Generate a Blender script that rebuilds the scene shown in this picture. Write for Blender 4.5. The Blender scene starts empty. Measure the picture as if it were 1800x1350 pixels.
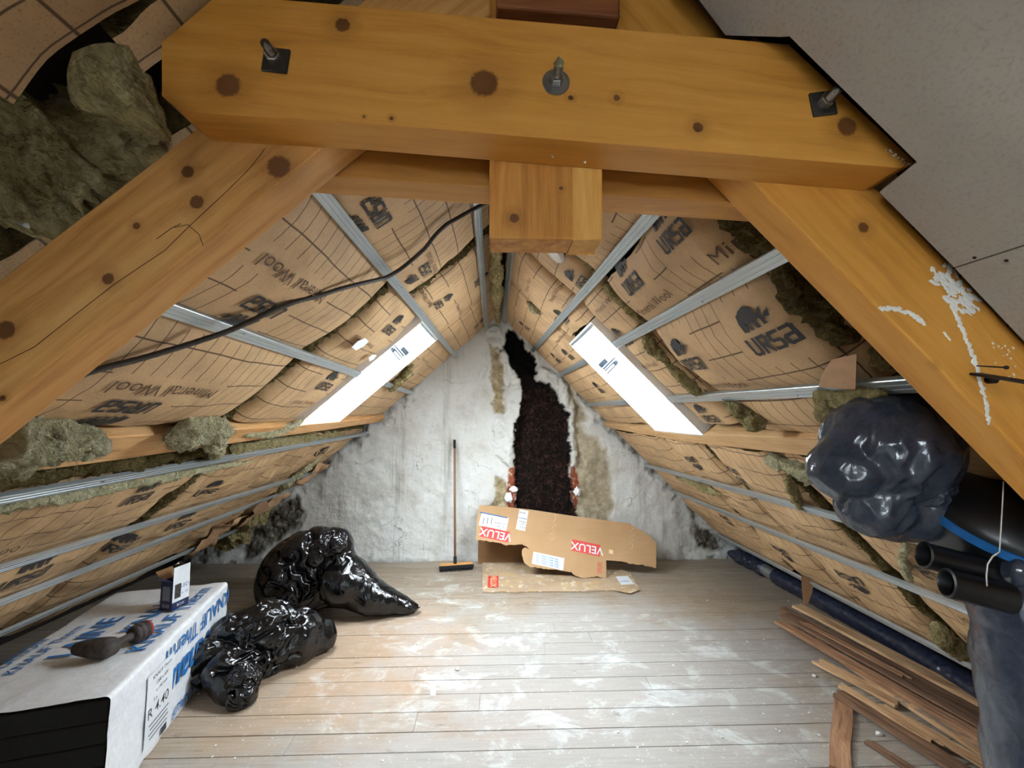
import bpy, bmesh, math, random
import numpy as np
from mathutils import Matrix, Vector
from mathutils.geometry import tessellate_polygon
random.seed(7)
SC = bpy.context.scene
# ---------------------------------------------------------------- camera
F = 700.0
PA = math.atan(53/F); PB = math.atan(20/F*math.cos(PA))
CAM = np.array([0, 0, 1.65])
cd = bpy.data.cameras.new('camera'); cam = bpy.data.objects.new('camera', cd)
SC.collection.objects.link(cam); SC.camera = cam
cam.location = CAM; cam.rotation_euler = (math.pi/2+PA, 0, -PB)
cd.sensor_fit = 'HORIZONTAL'; cd.sensor_width = 36; cd.lens = 36*F/1800; cd.clip_start = .02
# ---------------------------------------------------------------- sky and daylight
SKY = 26.0
wd = bpy.data.worlds.new('sky'); SC.world = wd; wd.use_nodes = True
bg = wd.node_tree.nodes['Background']
bg.inputs[0].default_value = (.86, .93, 1.0, 1); bg.inputs[1].default_value = SKY
SC.view_settings.view_transform = 'Standard'; SC.view_settings.look = 'None'
SC.view_settings.exposure = 1.18; SC.view_settings.gamma = 1
SC.view_settings.use_curve_mapping = False
SC.cycles.max_bounces = 10; SC.cycles.diffuse_bounces = 6; SC.cycles.glossy_bounces = 4
SC.cycles.transparent_max_bounces = 12; SC.cycles.use_denoising = True
SC.cycles.sample_clamp_indirect = 12
def portal(center, ex, ey, w, h):
    """sky portal in a window opening: it gives no light of its own, it guides the sky's light"""
    l = bpy.data.lights.new('daylight_portal', 'AREA'); l.shape = 'RECTANGLE'; l.size = w; l.size_y = h
    l.cycles.is_portal = True
    o = bpy.data.objects.new('daylight_portal', l); SC.collection.objects.link(o)
    ex = Vector(ex).normalized(); ey = Vector(ey).normalized(); ez = ex.cross(ey)
    o.matrix_world = Matrix(((ex.x, ey.x, ez.x, center[0]), (ex.y, ey.y, ez.y, center[1]), (ex.z, ey.z, ez.z, center[2]), (0, 0, 0, 1)))
# ---------------------------------------------------------------- geometry helpers
_f = np.array([math.sin(PB)*math.cos(PA), math.cos(PB)*math.cos(PA), math.sin(PA)])
_r = np.array([math.cos(PB), -math.sin(PB), 0]); _u = np.cross(_r, _f)
def hit(px, py, p0, n):
    d = _f+(px-900)/F*_r+(675-py)/F*_u; n = np.array(n, float)
    return CAM+d*(np.dot(np.array(p0, float)-CAM, n)/np.dot(d, n))
def hy(px, py, y): return hit(px, py, (0, y, 0), (0, 1, 0))
def hz(px, py, z=0): return hit(px, py, (0, 0, z), (0, 0, 1))
YW = 4.643; APX, APZ = 0.0, 2.778
KR, KL = 1.02, .87
_lr = math.hypot(1, KR); _ll = math.hypot(1, KL)
class Slope:
    def __init__(s, side):
        s.side = side; g = 1 if side == 'R' else -1; k, l = (KR, _lr) if side == 'R' else (KL, _ll)
        s.d = np.array([g/l, 0, -k/l]); s.n = np.array([-g*k/l, 0, -1/l])   # down the slope; into the room
        s.y = np.array([0, 1., 0])
    def p(s, sv, y, off=0): return np.array([APX, 0, APZ])+s.d*sv+s.y*y+s.n*off
    def hit(s, px, py, off=0):
        q = hit(px, py, s.p(0, 0, off), s.n); v = q-np.array([APX, 0, APZ]); return float(v@s.d), float(q[1])
SR, SL = Slope('R'), Slope('L')
def H3(i, seed):
    i = i.astype(np.int64)
    h = (i[..., 0]*374761393+i[..., 1]*668265263+i[..., 2]*2147483647+seed*974634777) & 0xffffffff
    h = ((h ^ (h >> 13))*1274126177) & 0xffffffff
    h = h ^ (h >> 16); h = (h*2246822519) & 0xffffffff; h ^= h >> 15
    return h/4294967295.0
def vn(P, sc=1, seed=0):
    P = np.asarray(P, float)*sc; i = np.floor(P); f = P-i; f = f*f*(3-2*f); r = 0
    for a in (0, 1):
        for b in (0, 1):
            for c in (0, 1):
                w = (f[..., 0] if a else 1-f[..., 0])*(f[..., 1] if b else 1-f[..., 1])*(f[..., 2] if c else 1-f[..., 2])
                r = r+w*H3(i+np.array([a, b, c]), seed)
    return r*2-1
def fbm(P, sc=1, seed=0, o=4):
    r = 0; a = 1.
    for k in range(o): r = r+a*vn(P, sc*2**k, seed+k); a *= .5
    return r
def ridge(P, sc=1, seed=0, o=3):
    r = 0; a = 1.
    for k in range(o): r = r+a*(1-np.abs(vn(P, sc*2**k, seed+k*7))*2); a *= .55
    return r
def crum(P, sc, seed=0):
    """facets and creases, as in crumpled film: distance to the nearest jittered cell point minus the second"""
    P = np.asarray(P, float)*sc; i = np.floor(P); b1 = np.full(P.shape[:-1], 9.); b2 = b1.copy()
    for a in (-1, 0, 1):
        for b in (-1, 0, 1):
            for c in (-1, 0, 1):
                j = i+np.array([a, b, c]); q = j+np.stack([H3(j, seed), H3(j, seed+1), H3(j, seed+2)], -1)
                d = np.linalg.norm(P-q, axis=-1); m = d < b1
                b2 = np.where(m, b1, np.minimum(b2, d)); b1 = np.where(m, d, b1)
    return b1, b2
WM = {}
def tagit(o, label=None, cat=None, group=None, kind=None):
    if label: o['label'] = label
    if cat: o['category'] = cat
    if group: o['group'] = group
    if kind: o['kind'] = kind
    return o
def T(v): return Matrix.Translation(Vector([float(t) for t in v]))
def empty(name, loc, label, cat, group=None):
    o = bpy.data.objects.new(name, None); SC.collection.objects.link(o); o.empty_display_size = .05
    WM[o.name] = T(loc); o.matrix_world = WM[o.name]; tagit(o, label, cat, group); return o
def mk(name, V, Fs, mats, parent=None, frame=None, mi=None, uv=None, smooth=True, local=False, attr=None, sharp=None):
    """one mesh object; V in world space (or already in the frame's space when local)"""
    V = np.asarray(V, float).reshape(-1, 3)
    if frame is None: frame = WM[parent.name] if parent else T(V.mean(0)*[1, 1, 0]+[0, 0, V[:, 2].min()])
    if not local:
        Mi = np.array(frame.inverted()); V = V@Mi[:3, :3].T+Mi[:3, 3]
    me = bpy.data.meshes.new(name); me.from_pydata(V.tolist(), [], [tuple(int(t) for t in f) for f in Fs])
    for m in (mats if isinstance(mats, (list, tuple)) else [mats]): me.materials.append(m)
    if mi is not None: me.polygons.foreach_set('material_index', np.asarray(mi, np.int32))
    if uv is not None:
        ul = me.uv_layers.new(name='UVMap'); li = np.zeros(len(me.loops), np.int32); me.loops.foreach_get('vertex_index', li)
        ul.data.foreach_set('uv', np.asarray(uv, float)[li].ravel())
    if attr:
        for k, a in attr.items():
            at = me.attributes.new(k, 'FLOAT', 'POINT'); at.data.foreach_set('value', np.asarray(a, float).ravel())
    me.update()
    me.polygons.foreach_set('use_smooth', [bool(smooth)]*len(me.polygons))
    if sharp: me.set_sharp_from_angle(angle=math.radians(sharp))
    o = bpy.data.objects.new(name, me); SC.collection.objects.link(o); WM[o.name] = frame
    if parent:
        o.parent = parent; o.matrix_basis = WM[parent.name].inverted() @ frame
    else: o.matrix_world = frame
    return o
class G:
    """collects shapes for one mesh"""
    def __init__(s): s.V = []; s.F = []; s.M = []; s.n = 0
    def add(s, V, Fs, m=0):
        V = np.asarray(V, float).reshape(-1, 3); s.V.append(V); s.F += [tuple(int(i)+s.n for i in f) for f in Fs]; s.M += [m]*len(Fs); s.n += len(V); return s
    def box(s, c, h, R=None, m=0):
        c = np.array(c, float); h = np.array(h, float); V = np.array([[x, y, z] for x in (-1, 1) for y in (-1, 1) for z in (-1, 1)])*h
        if R is not None: V = V@np.asarray(R, float).T
        return s.add(V+c, [(0, 1, 3, 2), (4, 6, 7, 5), (0, 4, 5, 1), (2, 3, 7, 6), (0, 2, 6, 4), (1, 5, 7, 3)], m)
    def prism(s, poly, ext, m=0, holes=None):
        P = np.asarray(poly, float); e = np.asarray(ext, float); n = len(P)
        tri = tessellate_polygon([[Vector(p) for p in P]])
        Fs = [tuple(t) for t in tri]+[tuple(i+n for i in t[::-1]) for t in tri]+[(i, (i+1) % n, (i+1) % n+n, i+n) for i in range(n)]
        return s.add(np.vstack([P, P+e]), Fs, m)
    def tube(s, pts, r, k=10, m=0, cap=True):
        P = np.asarray(pts, float); n = len(P); r = np.broadcast_to(np.asarray(r, float), (n,)); t = np.gradient(P, axis=0)
        t /= np.linalg.norm(t, axis=1)[:, None]+1e-9; a = np.array([0, 0, 1.]) if abs(t[0][2]) < .9 else np.array([1., 0, 0]); V = []
        for i in range(n):
            u = np.cross(t[i], a); u /= np.linalg.norm(u)+1e-9; a = np.cross(u, t[i]); w = a
            for j in range(k):
                q = 2*math.pi*j/k; V.append(P[i]+r[i]*(math.cos(q)*u+math.sin(q)*w))
        Fs = [(i*k+j, i*k+(j+1) % k, (i+1)*k+(j+1) % k, (i+1)*k+j) for i in range(n-1) for j in range(k)]
        if cap: Fs += [tuple(range(k))[::-1], tuple((n-1)*k+j for j in range(k))]
        return s.add(V, Fs, m)
    def cyl(s, a, b, r, k=16, m=0): return s.tube([a, b], r, k, m)
    def build(s, name, mats, parent=None, **kw): return mk(name, np.vstack(s.V), s.F, mats, parent, mi=s.M, **kw)
def bev(o, w=.003, seg=2, ang=35):
    b = o.modifiers.new('bevel', 'BEVEL'); b.width = w; b.segments = seg; b.limit_method = 'ANGLE'; b.angle_limit = math.radians(ang); return o
def ico(sub):
    bm = bmesh.new(); bmesh.ops.create_icosphere(bm, subdivisions=sub, radius=1)
    V = np.array([v.co[:] for v in bm.verts]); Fs = [[v.index for v in f.verts] for f in bm.faces]; bm.free(); return V, Fs
ICO = {k: ico(k) for k in (3, 4, 5, 6)}
def subdiv(P, Fs):
    Fs = np.asarray(Fs); E = np.sort(np.vstack([Fs[:, [0, 1]], Fs[:, [1, 2]], Fs[:, [2, 0]]]), 1); U, inv = np.unique(E, axis=0, return_inverse=True); inv = inv.ravel()
    n = len(P); m = len(Fs); a, b, c = inv[:m]+n, inv[m:2*m]+n, inv[2*m:]+n
    return np.vstack([P, (P[U[:, 0]]+P[U[:, 1]])/2]), np.vstack([np.stack(q, 1) for q in ((Fs[:, 0], a, c), (a, Fs[:, 1], b), (c, b, Fs[:, 2]), (a, b, c))])
def slack_film(c, sph, seed=0, ex=(.18, .09, .04), inner=.06, outer=.012, floor=0., k=16., sub=4, it=(170, 80, 40), aniso=None):
    """thin bag: a skin with more surface than the bulk it wraps, relaxed until the spare film buckles into folds"""
    V, Fs = ICO[sub]; c = np.array(c, float); Fs = np.array(Fs); rs = np.random.RandomState(seed)
    def hull(D):
        vals = []
        for (x, y, z, r) in sph:
            o = np.array([x, y, z])-c; b = D@o; disc = r*r-(o@o)+b*b; vals.append(np.where(disc > 0, b+np.sqrt(np.maximum(disc, 0)), 0).clip(.02))
        return np.sum(np.array(vals)**k, axis=0)**(1/k)
    P = V*hull(V)[:, None]
    for lv in range(len(ex)):
        if lv: P, Fs = subdiv(P, Fs)
        E = np.unique(np.sort(np.vstack([Fs[:, [0, 1]], Fs[:, [1, 2]], Fs[:, [2, 0]]]), 1), axis=0); i, j = E.T; n = len(P)
        L0 = np.linalg.norm(P[i]-P[j], axis=1); e = ex[lv]
        if aniso is not None: dd = (P[j]-P[i])/L0[:, None]; e = e*(1.6-1.4*np.abs(dd@np.array(aniso)))
        L0 = L0*(1+e); deg = np.bincount(np.r_[i, j], minlength=n)[:, None]; P = P+rs.randn(n, 3)*L0.mean()*.12/(lv+1)
        for t in range(it[lv]):
            d = P[j]-P[i]; L = np.linalg.norm(d, axis=1)+1e-9; q = d*((L-L0)/L*.5)[:, None]
            A = np.stack([np.bincount(i, q[:, a], n)-np.bincount(j, q[:, a], n) for a in range(3)], 1); P = P+A/deg*1.7
            if t % 3 == 0:
                S = np.stack([np.bincount(i, P[j, a], n)+np.bincount(j, P[i, a], n) for a in range(3)], 1)/deg; P = P+(S-P)*(.10 if lv == 0 else .14)
            r = np.linalg.norm(P, axis=1)+1e-9; D = P/r[:, None]; R = hull(D); P = D*np.clip(r, np.maximum(R-inner, R*.5), R+outer)[:, None]; P[:, 2] = np.maximum(P[:, 2], floor+.001-c[2])
    return P+c, Fs
def rows(*v):
    """orthonormal frame from x axis and approximate z axis -> 4x4"""
    x, z, o = [Vector([float(t) for t in q]) for q in v]; x.normalize(); y = z.cross(x).normalized(); z = x.cross(y)
    return Matrix(((x.x, y.x, z.x, o.x), (x.y, y.y, z.y, o.y), (x.z, y.z, z.z, o.z), (0, 0, 0, 1)))
# ---------------------------------------------------------------- materials
class NT:
    def __init__(s, name):
        s.m = bpy.data.materials.new(name); s.m.use_nodes = True; s.t = s.m.node_tree; s.b = s.t.nodes['Principled BSDF']
    def n(s, ty, **kw):
        x = s.t.nodes.new(ty)
        for k, v in kw.items():
            if k.startswith('i_'):
                key = k[2:]; key = int(key) if key.isdigit() else key.replace('_', ' ')
                if hasattr(v, 'is_output') or isinstance(v, bpy.types.NodeSocket): s.t.links.new(v, x.inputs[key])
                else: x.inputs[key].default_value = v
            else: setattr(x, k, v)
        return x
    def link(s, a, b): s.t.links.new(a, b)
    def obj(s): return s.n('ShaderNodeTexCoord').outputs['Object']
    def uv(s): return s.n('ShaderNodeTexCoord').outputs['UV']
    def map(s, v, sc=(1, 1, 1), loc=(0, 0, 0), rot=(0, 0, 0)):
        return s.n('ShaderNodeMapping', i_0=v, i_1=loc, i_2=rot, i_3=sc).outputs[0]
    def noise(s, v, scale, det=4, rough=.55, dist=0): return s.n('ShaderNodeTexNoise', i_Vector=v, i_Scale=scale, i_Detail=det, i_Roughness=rough, i_Distortion=dist).outputs[0]
    def ramp(s, f, stops, interp='LINEAR'):
        r = s.n('ShaderNodeValToRGB'); r.color_ramp.interpolation = interp; e = r.color_ramp.elements
        while len(e) < len(stops): e.new(.5)
        for q, (p, c) in zip(e, stops): q.position = p; q.color = tuple(c)+(1,) if len(c) == 3 else c
        s.link(f, r.inputs[0]); return r.outputs[0]
    def g(s, f, a, b): return s.n('ShaderNodeMapRange', i_0=f, i_1=a, i_2=b, i_3=0., i_4=1.).outputs[0]
    def mix(s, f, a, b, mode='MIX'):
        x = s.n('ShaderNodeMix', data_type='RGBA', blend_type=mode)
        for k, v in ((0, f), (6, a), (7, b)):
            if isinstance(v, bpy.types.NodeSocket): s.link(v, x.inputs[k])
            else: x.inputs[k].default_value = v if k == 0 else (tuple(v)+(1,) if len(v) == 3 else v)
        return x.outputs[2]
    def math(s, op, a, b=0., c=0.):
        x = s.n('ShaderNodeMath', operation=op)
        for k, v in enumerate((a, b, c)):
            if isinstance(v, bpy.types.NodeSocket): s.link(v, x.inputs[k])
            else: x.inputs[k].default_value = v
        return x.outputs[0]
    def sep(s, v): return s.n('ShaderNodeSeparateXYZ', i_0=v).outputs
    def comb(s, x, y, z): 
        c = s.n('ShaderNodeCombineXYZ')
        for k, v in enumerate((x, y, z)):
            if isinstance(v, bpy.types.NodeSocket): s.link(v, c.inputs[k])
            else: c.inputs[k].default_value = v
        return c.outputs[0]
    def attr(s, name): return s.n('ShaderNodeAttribute', attribute_name=name).outputs['Fac']
    def bump(s, h, st=.3, d=.01): s.link(s.n('ShaderNodeBump', i_Height=h, i_Strength=st, i_Distance=d).outputs[0], s.b.inputs['Normal'])
    def out(s, col, rough=.7, metal=0., spec=.5):
        for k, v in (('Base Color', col), ('Roughness', rough), ('Metallic', metal), ('Specular IOR Level', spec)):
            if isinstance(v, bpy.types.NodeSocket): s.link(v, s.b.inputs[k])
            else: s.b.inputs[k].default_value = v if k != 'Base Color' else tuple(v)+(1,)
        return s.m
def lin(r, g, b):
    f = lambda c: (c/255/12.92 if c/255 <= .04045 else ((c/255+.055)/1.055)**2.4); return (f(r), f(g), f(b))
def plain(name, col, rough=.6, metal=0., bump=0, bs=60, var=.12):
    t = NT(name); n = t.noise(t.obj(), bs, 3)
    c = t.mix(t.g(n, .3, .7), tuple(x*(1-var) for x in col), tuple(min(1, x*(1+var)) for x in col))
    if bump: t.bump(n, bump, .004)
    return t.out(c, rough, metal)
def wood(name, lo, mid, hi, knots=(), seed=0, rough=.55, dens=1., stains=None):
    """grain runs along the object's x axis; knots = (x, y, z, radius) in object space"""
    t = NT(name); o = t.obj(); kd = None
    warp = t.noise(t.map(o, (1.2, 5, 5), (seed, seed*.7, 0)), 1.4, 2)
    warp = t.math('MULTIPLY', t.math('SUBTRACT', warp, .5), .09)
    wk = None; kmask = None; khalo = None
    for (x, y, z, r) in knots:
        d = t.n('ShaderNodeVectorMath', operation='MULTIPLY', i_0=t.n('ShaderNodeVectorMath', operation='SUBTRACT', i_0=o, i_1=(x, y, z)).outputs[0], i_1=(.8, .8, 1)).outputs[0]
        L = t.n('ShaderNodeVectorMath', operation='LENGTH', i_0=d).outputs['Value']
        L2 = t.math('ADD', L, t.math('MULTIPLY', t.math('SUBTRACT', t.noise(o, 150, 3), .5), r*.5))
        mk_ = t.n('ShaderNodeMapRange', i_0=L2, i_1=r*.85, i_2=r*1.1, i_3=1., i_4=0.).outputs[0]
        hk = t.n('ShaderNodeMapRange', i_0=L2, i_1=r*.9, i_2=r*3.2, i_3=1., i_4=0.).outputs[0]
        kmask = mk_ if kmask is None else t.math('MAXIMUM', kmask, mk_); khalo = hk if khalo is None else t.math('MAXIMUM', khalo, hk)
    X, Y, Z = t.sep(o)
    q = t.comb(X, t.math('ADD', Y, warp), t.math('ADD', Z, warp))
    if khalo is not None: q = t.comb(X, t.math('ADD', Y, warp), t.math('ADD', t.math('ADD', Z, warp), t.math('MULTIPLY', t.math('POWER', khalo, 2.), .012)))
    g1 = t.noise(t.map(q, (1.1, 16*dens, 16*dens), (seed, 0, seed)), 2.6, 5, .6)
    g2 = t.noise(t.map(q, (2.5, 150*dens, 150*dens), (0, seed, 0)), 1.2, 3, .6)
    g3 = t.noise(t.map(o, (1, 2.5, 2.5), (seed*2, 0, 0)), 1.6, 2)
    c = t.ramp(g1, [(.28, lo), (.48, mid), (.72, hi)])
    c = t.mix(t.math('MULTIPLY', t.g(g2, .42, .2), .33), c, tuple(x*.45 for x in lo))
    c = t.mix(t.math('MULTIPLY', t.g(g3, .45, .75), .4), c, hi)
    if kmask is not None:
        c = t.mix(t.math('MULTIPLY', khalo, .45), c, tuple(x*.6 for x in lo))
        c = t.mix(t.math('MULTIPLY', kmask, .88), c, lin(88, 48, 22))
    if stains:
        s_ = t.noise(t.map(o, stains[0], (seed, 0, 0)), stains[1], 5, .7)
        c = t.mix(t.g(s_, stains[2], stains[2]+.06), c, lin(214, 205, 190))
    t.bump(g2, .22, .002)
    return t.out(c, rough, 0, .35)
WLO, WMD, WHI = lin(176, 118, 44), lin(198, 137, 55), lin(208, 150, 70)
# kraft paper with printed rules; u = metres along the ridge, v = metres down the slope
def kraft(name, seed=0, col=(194, 161, 120)):
    t = NT(name); X, Y, _ = t.sep(t.uv()); line = lin(62, 40, 28)
    wv = t.math('MULTIPLY', t.math('SUBTRACT', t.noise(t.uv(), 3.2, 2), .5), .016)
    def rule(c, per, w, off=0.):
        a = t.math('ABSOLUTE', t.math('SUBTRACT', t.math('FRACT', t.math('ADD', t.math('DIVIDE', t.math('ADD', c, wv), per), off)), .5))
        return t.n('ShaderNodeMapRange', i_0=a, i_1=w/per*.5, i_2=w/per*1.1, i_3=1., i_4=0.).outputs[0]
    open_ = t.math('SUBTRACT', 1., t.g(t.attr('blank'), .35, .5))           # no rules where the words are printed
    a = t.math('MULTIPLY', rule(X, .062, .0022), open_)
    b = t.math('MULTIPLY', rule(Y, .13, .0036), open_)
    m = t.math('MAXIMUM', a, b)
    o = t.obj(); n = t.noise(o, 5, 4); f = t.noise(o, 260, 2)
    c = t.ramp(n, [(.3, lin(*[k*.90 for k in col])), (.5, lin(*col)), (.7, lin(*[min(255, k*1.06) for k in col]))])
    c = t.mix(t.g(f, .55, .8), c, lin(150, 112, 74))
    c = t.mix(t.math('MULTIPLY', m, .86), c, line)
    t.bump(t.noise(t.map(o, (1, 1, 1), (seed, 0, 0)), 22, 4), .35, .01)
    return t.out(c, .62, 0, .3)
M = {}
M['kraft'] = kraft('kraft_paper'); M['kraft2'] = kraft('kraft_paper_aged', 3, (184, 152, 112))
M['ink'] = plain('black_print', lin(48, 46, 46), .6); M['ink2'] = plain('brown_print', lin(92, 66, 46), .6)
def woolm(name, a, b, c, sc=(1, 1, 1)):
    t = NT(name); o = t.map(t.obj(), sc)
    n = t.noise(o, 9, 6, .65, 1.2); f = t.noise(t.map(o, (1, 1, 3.5)), 60, 5, .7, 2.)
    col = t.mix(t.math('MULTIPLY', t.g(f, .35, .65), .55), t.ramp(n, [(.3, a), (.5, b), (.7, c)]), c)
    w = t.n('ShaderNodeTexWave', i_Vector=o, i_Scale=9., i_Distortion=14., i_Detail=4., i_Detail_Scale=1.6, i_Detail_Roughness=.65).outputs['Fac']
    col = t.mix(t.math('MULTIPLY', t.g(w, .5, .0), .32), col, tuple(x*.7 for x in a))
    t.bump(t.math('ADD', t.math('ADD', f, n), t.math('MULTIPLY', w, .8)), 1., .02); return t.out(col, .95, 0, .1)
M['wool'] = woolm('mineral_wool', lin(128, 106, 56), lin(186, 168, 110), lin(220, 208, 162))
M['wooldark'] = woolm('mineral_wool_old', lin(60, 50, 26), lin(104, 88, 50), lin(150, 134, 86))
M['woolpale'] = woolm('mineral_wool_pale', lin(176, 164, 112), lin(222, 214, 166), lin(242, 236, 204))
M['deck'] = plain('dark_roof_boards', lin(38, 30, 24), .9)
def galv():
    t = NT('galvanised_steel'); o = t.obj(); X, Y, Z = t.sep(o)
    n = t.noise(t.map(o, (2, 40, 40)), 3, 3); s = t.n('ShaderNodeTexVoronoi', i_Vector=o, i_Scale=45.).outputs['Color']
    c = t.mix(.16, t.ramp(n, [(.3, lin(150, 158, 160)), (.7, lin(198, 206, 208))]), s)
    c = t.mix(.85, c, lin(182, 190, 192))
    return t.out(c, .38, .75)
M['galv'] = galv(); M['steel'] = plain('bolt_steel', lin(160, 160, 158), .3, .95, .3, 90)
M['dsteel'] = plain('dark_washer_steel', lin(58, 54, 50), .5, .6, .3, 90); M['rust'] = plain('rusty_black_iron', lin(42, 30, 24), .6, .5, .3)
def plasterboard():
    t = NT('plasterboard_paper'); o = t.obj(); n = t.noise(o, 3, 3); f = t.noise(o, 180, 2)
    c = t.mix(t.math('MULTIPLY', t.g(f, .5, .75), .5), t.ramp(n, [(.3, lin(158, 150, 140)), (.7, lin(170, 163, 153))]), lin(140, 132, 121))
    t.bump(f, .12, .002); return t.out(c, .9, 0, .2)
M['pboard'] = plasterboard()
def film(name, col, hi, rough, b=.5, bd=.01):
    t = NT(name); o = t.obj(); v = t.n('ShaderNodeTexVoronoi', feature='DISTANCE_TO_EDGE', i_Vector=t.map(t.n('ShaderNodeVectorMath', operation='ADD', i_0=o, i_1=t.n('ShaderNodeVectorMath', operation='SCALE', i_0=t.n('ShaderNodeTexNoise', i_Vector=o, i_Scale=7.).outputs['Color'], i_3=.09).outputs[0]).outputs[0], (1, 1, .6)), i_Scale=13.).outputs[0]
    n = t.noise(o, 26, 4, .6, 1.5)
    t.bump(t.math('ADD', t.math('MULTIPLY', t.math('MINIMUM', v, .22), -1.6), t.math('MULTIPLY', n, .25)), b, bd)
    c = t.mix(t.g(n, .4, .7), col, hi); return t.out(c, rough, 0, .6)
M['bag'] = film('black_bag_film', lin(10, 10, 11), lin(17, 17, 19), .15, .4, .02)
M['greybag'] = film('dark_grey_film', lin(44, 50, 62), lin(58, 64, 76), .2, .3, .012)
M['navy'] = film('navy_film', lin(30, 34, 50), lin(46, 50, 66), .3, .3, .012)
M['tape'] = plain('aluminium_tape', lin(186, 188, 190), .3, .8, .5)
M['blackpl'] = plain('black_plastic', lin(16, 16, 17), .38); M['blueband'] = plain('blue_strap', lin(24, 92, 150), .45)
M['white'] = plain('white_paint', (.86, .87, .88), .45, var=.02); M['whitecord'] = plain('white_cord', lin(205, 200, 190), .8)
M['whitepl'] = plain('white_plastic', lin(225, 222, 214), .4, var=.03); M['greypl'] = plain('grey_metal_hinge', lin(30, 34, 38), .8, 0.); M['greypl'].node_tree.nodes['Principled BSDF'].inputs['Specular IOR Level'].default_value = 0.
M['cable'] = plain('dark_conduit', lin(56, 50, 44), .5, 0, .6, 160)
# ---- floor boards running across the room
def floor_mat():
    t = NT('dusty_floorboards'); o = t.obj(); X, Y, Z = t.sep(o); pid = t.attr('board')
    off = t.math('MULTIPLY', pid, 17.)
    q = t.comb(t.math('ADD', X, off), t.math('ADD', Y, off), Z)
    g = t.noise(t.map(q, (1.4, 24, 1)), 2.4, 5, .62); g2 = t.noise(t.map(q, (4, 170, 1)), 1.5, 4, .65)
    c = t.ramp(g, [(.25, lin(112, 98, 82)), (.5, lin(146, 132, 115)), (.75, lin(166, 153, 137))])
    c = t.mix(t.math('MULTIPLY', t.g(g2, .45, .25), .5), c, lin(82, 68, 54))
    c = t.mix(.16, c, t.ramp(pid, [(0, lin(110, 88, 68)), (.5, lin(156, 140, 118)), (1, lin(170, 164, 154))]))
    def patch(x, y, rx, ry, k=.45, sc=4):
        dx = t.math('DIVIDE', t.math('SUBTRACT', X, x), rx); dy = t.math('DIVIDE', t.math('SUBTRACT', Y, y), ry)
        d = t.math('SQRT', t.math('ADD', t.math('MULTIPLY', dx, dx), t.math('MULTIPLY', dy, dy)))
        d = t.math('ADD', d, t.math('MULTIPLY', t.math('SUBTRACT', t.noise(o, sc, 4, .65), .5), k*4)); return t.n('ShaderNodeMapRange', i_0=d, i_1=.75, i_2=1.25, i_3=1., i_4=0.).outputs[0]
    # swept, warm clean boards on the left; grey trodden dust in the middle and right
    c = t.mix(t.math('MULTIPLY', patch(-.95, 2.95, .75, .55), .4), c, lin(172, 138, 108))
    c = t.mix(t.math('MULTIPLY', patch(-.6, 2.35, 1.2, .3), .3), c, lin(164, 134, 106))
    c = t.mix(t.math('MULTIPLY', t.math('MAXIMUM', patch(.8, 2.7, 1.4, .9, .5, 2.2), patch(.2, 1.8, 1.8, .5, .4, 3)), .5), c, lin(158, 160, 160))
    dust = t.noise(t.map(o, (1, 1.6, 1)), 3.2, 7, .72, .6); dm = t.math('MULTIPLY', t.g(dust, .52, .68), t.math('MAXIMUM', t.math('MAXIMUM', patch(-.2, 2.9, .85, .75), patch(.15, 2.2, .45, .5)), t.math('MAXIMUM', patch(-.75, 3.85, .5, .4), patch(.9, 2.4, 1.2, 1.0))))
    c = t.mix(t.math('MULTIPLY', dm, .72), c, lin(200, 205, 202))
    fine = t.noise(o, 34, 5, .75); c = t.mix(t.math('MULTIPLY', t.g(fine, .62, .7), .6), c, lin(226, 226, 220))
    sp = t.noise(o, 90, 2, .6); c = t.mix(t.math('MULTIPLY', t.g(sp, .7, .74), .8), c, lin(232, 230, 224))
    dk = t.noise(t.map(o, (1, 2, 1), (9, 3, 0)), 7, 3); c = t.mix(t.math('MULTIPLY', t.g(dk, .66, .74), .35), c, lin(84, 66, 52))
    t.bump(t.math('ADD', g2, t.math('MULTIPLY', g, .5)), .25, .004)
    return t.out(c, t.math('ADD', t.math('MULTIPLY', g, .25), .42), 0, .35)
M['floor'] = floor_mat()
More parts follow.
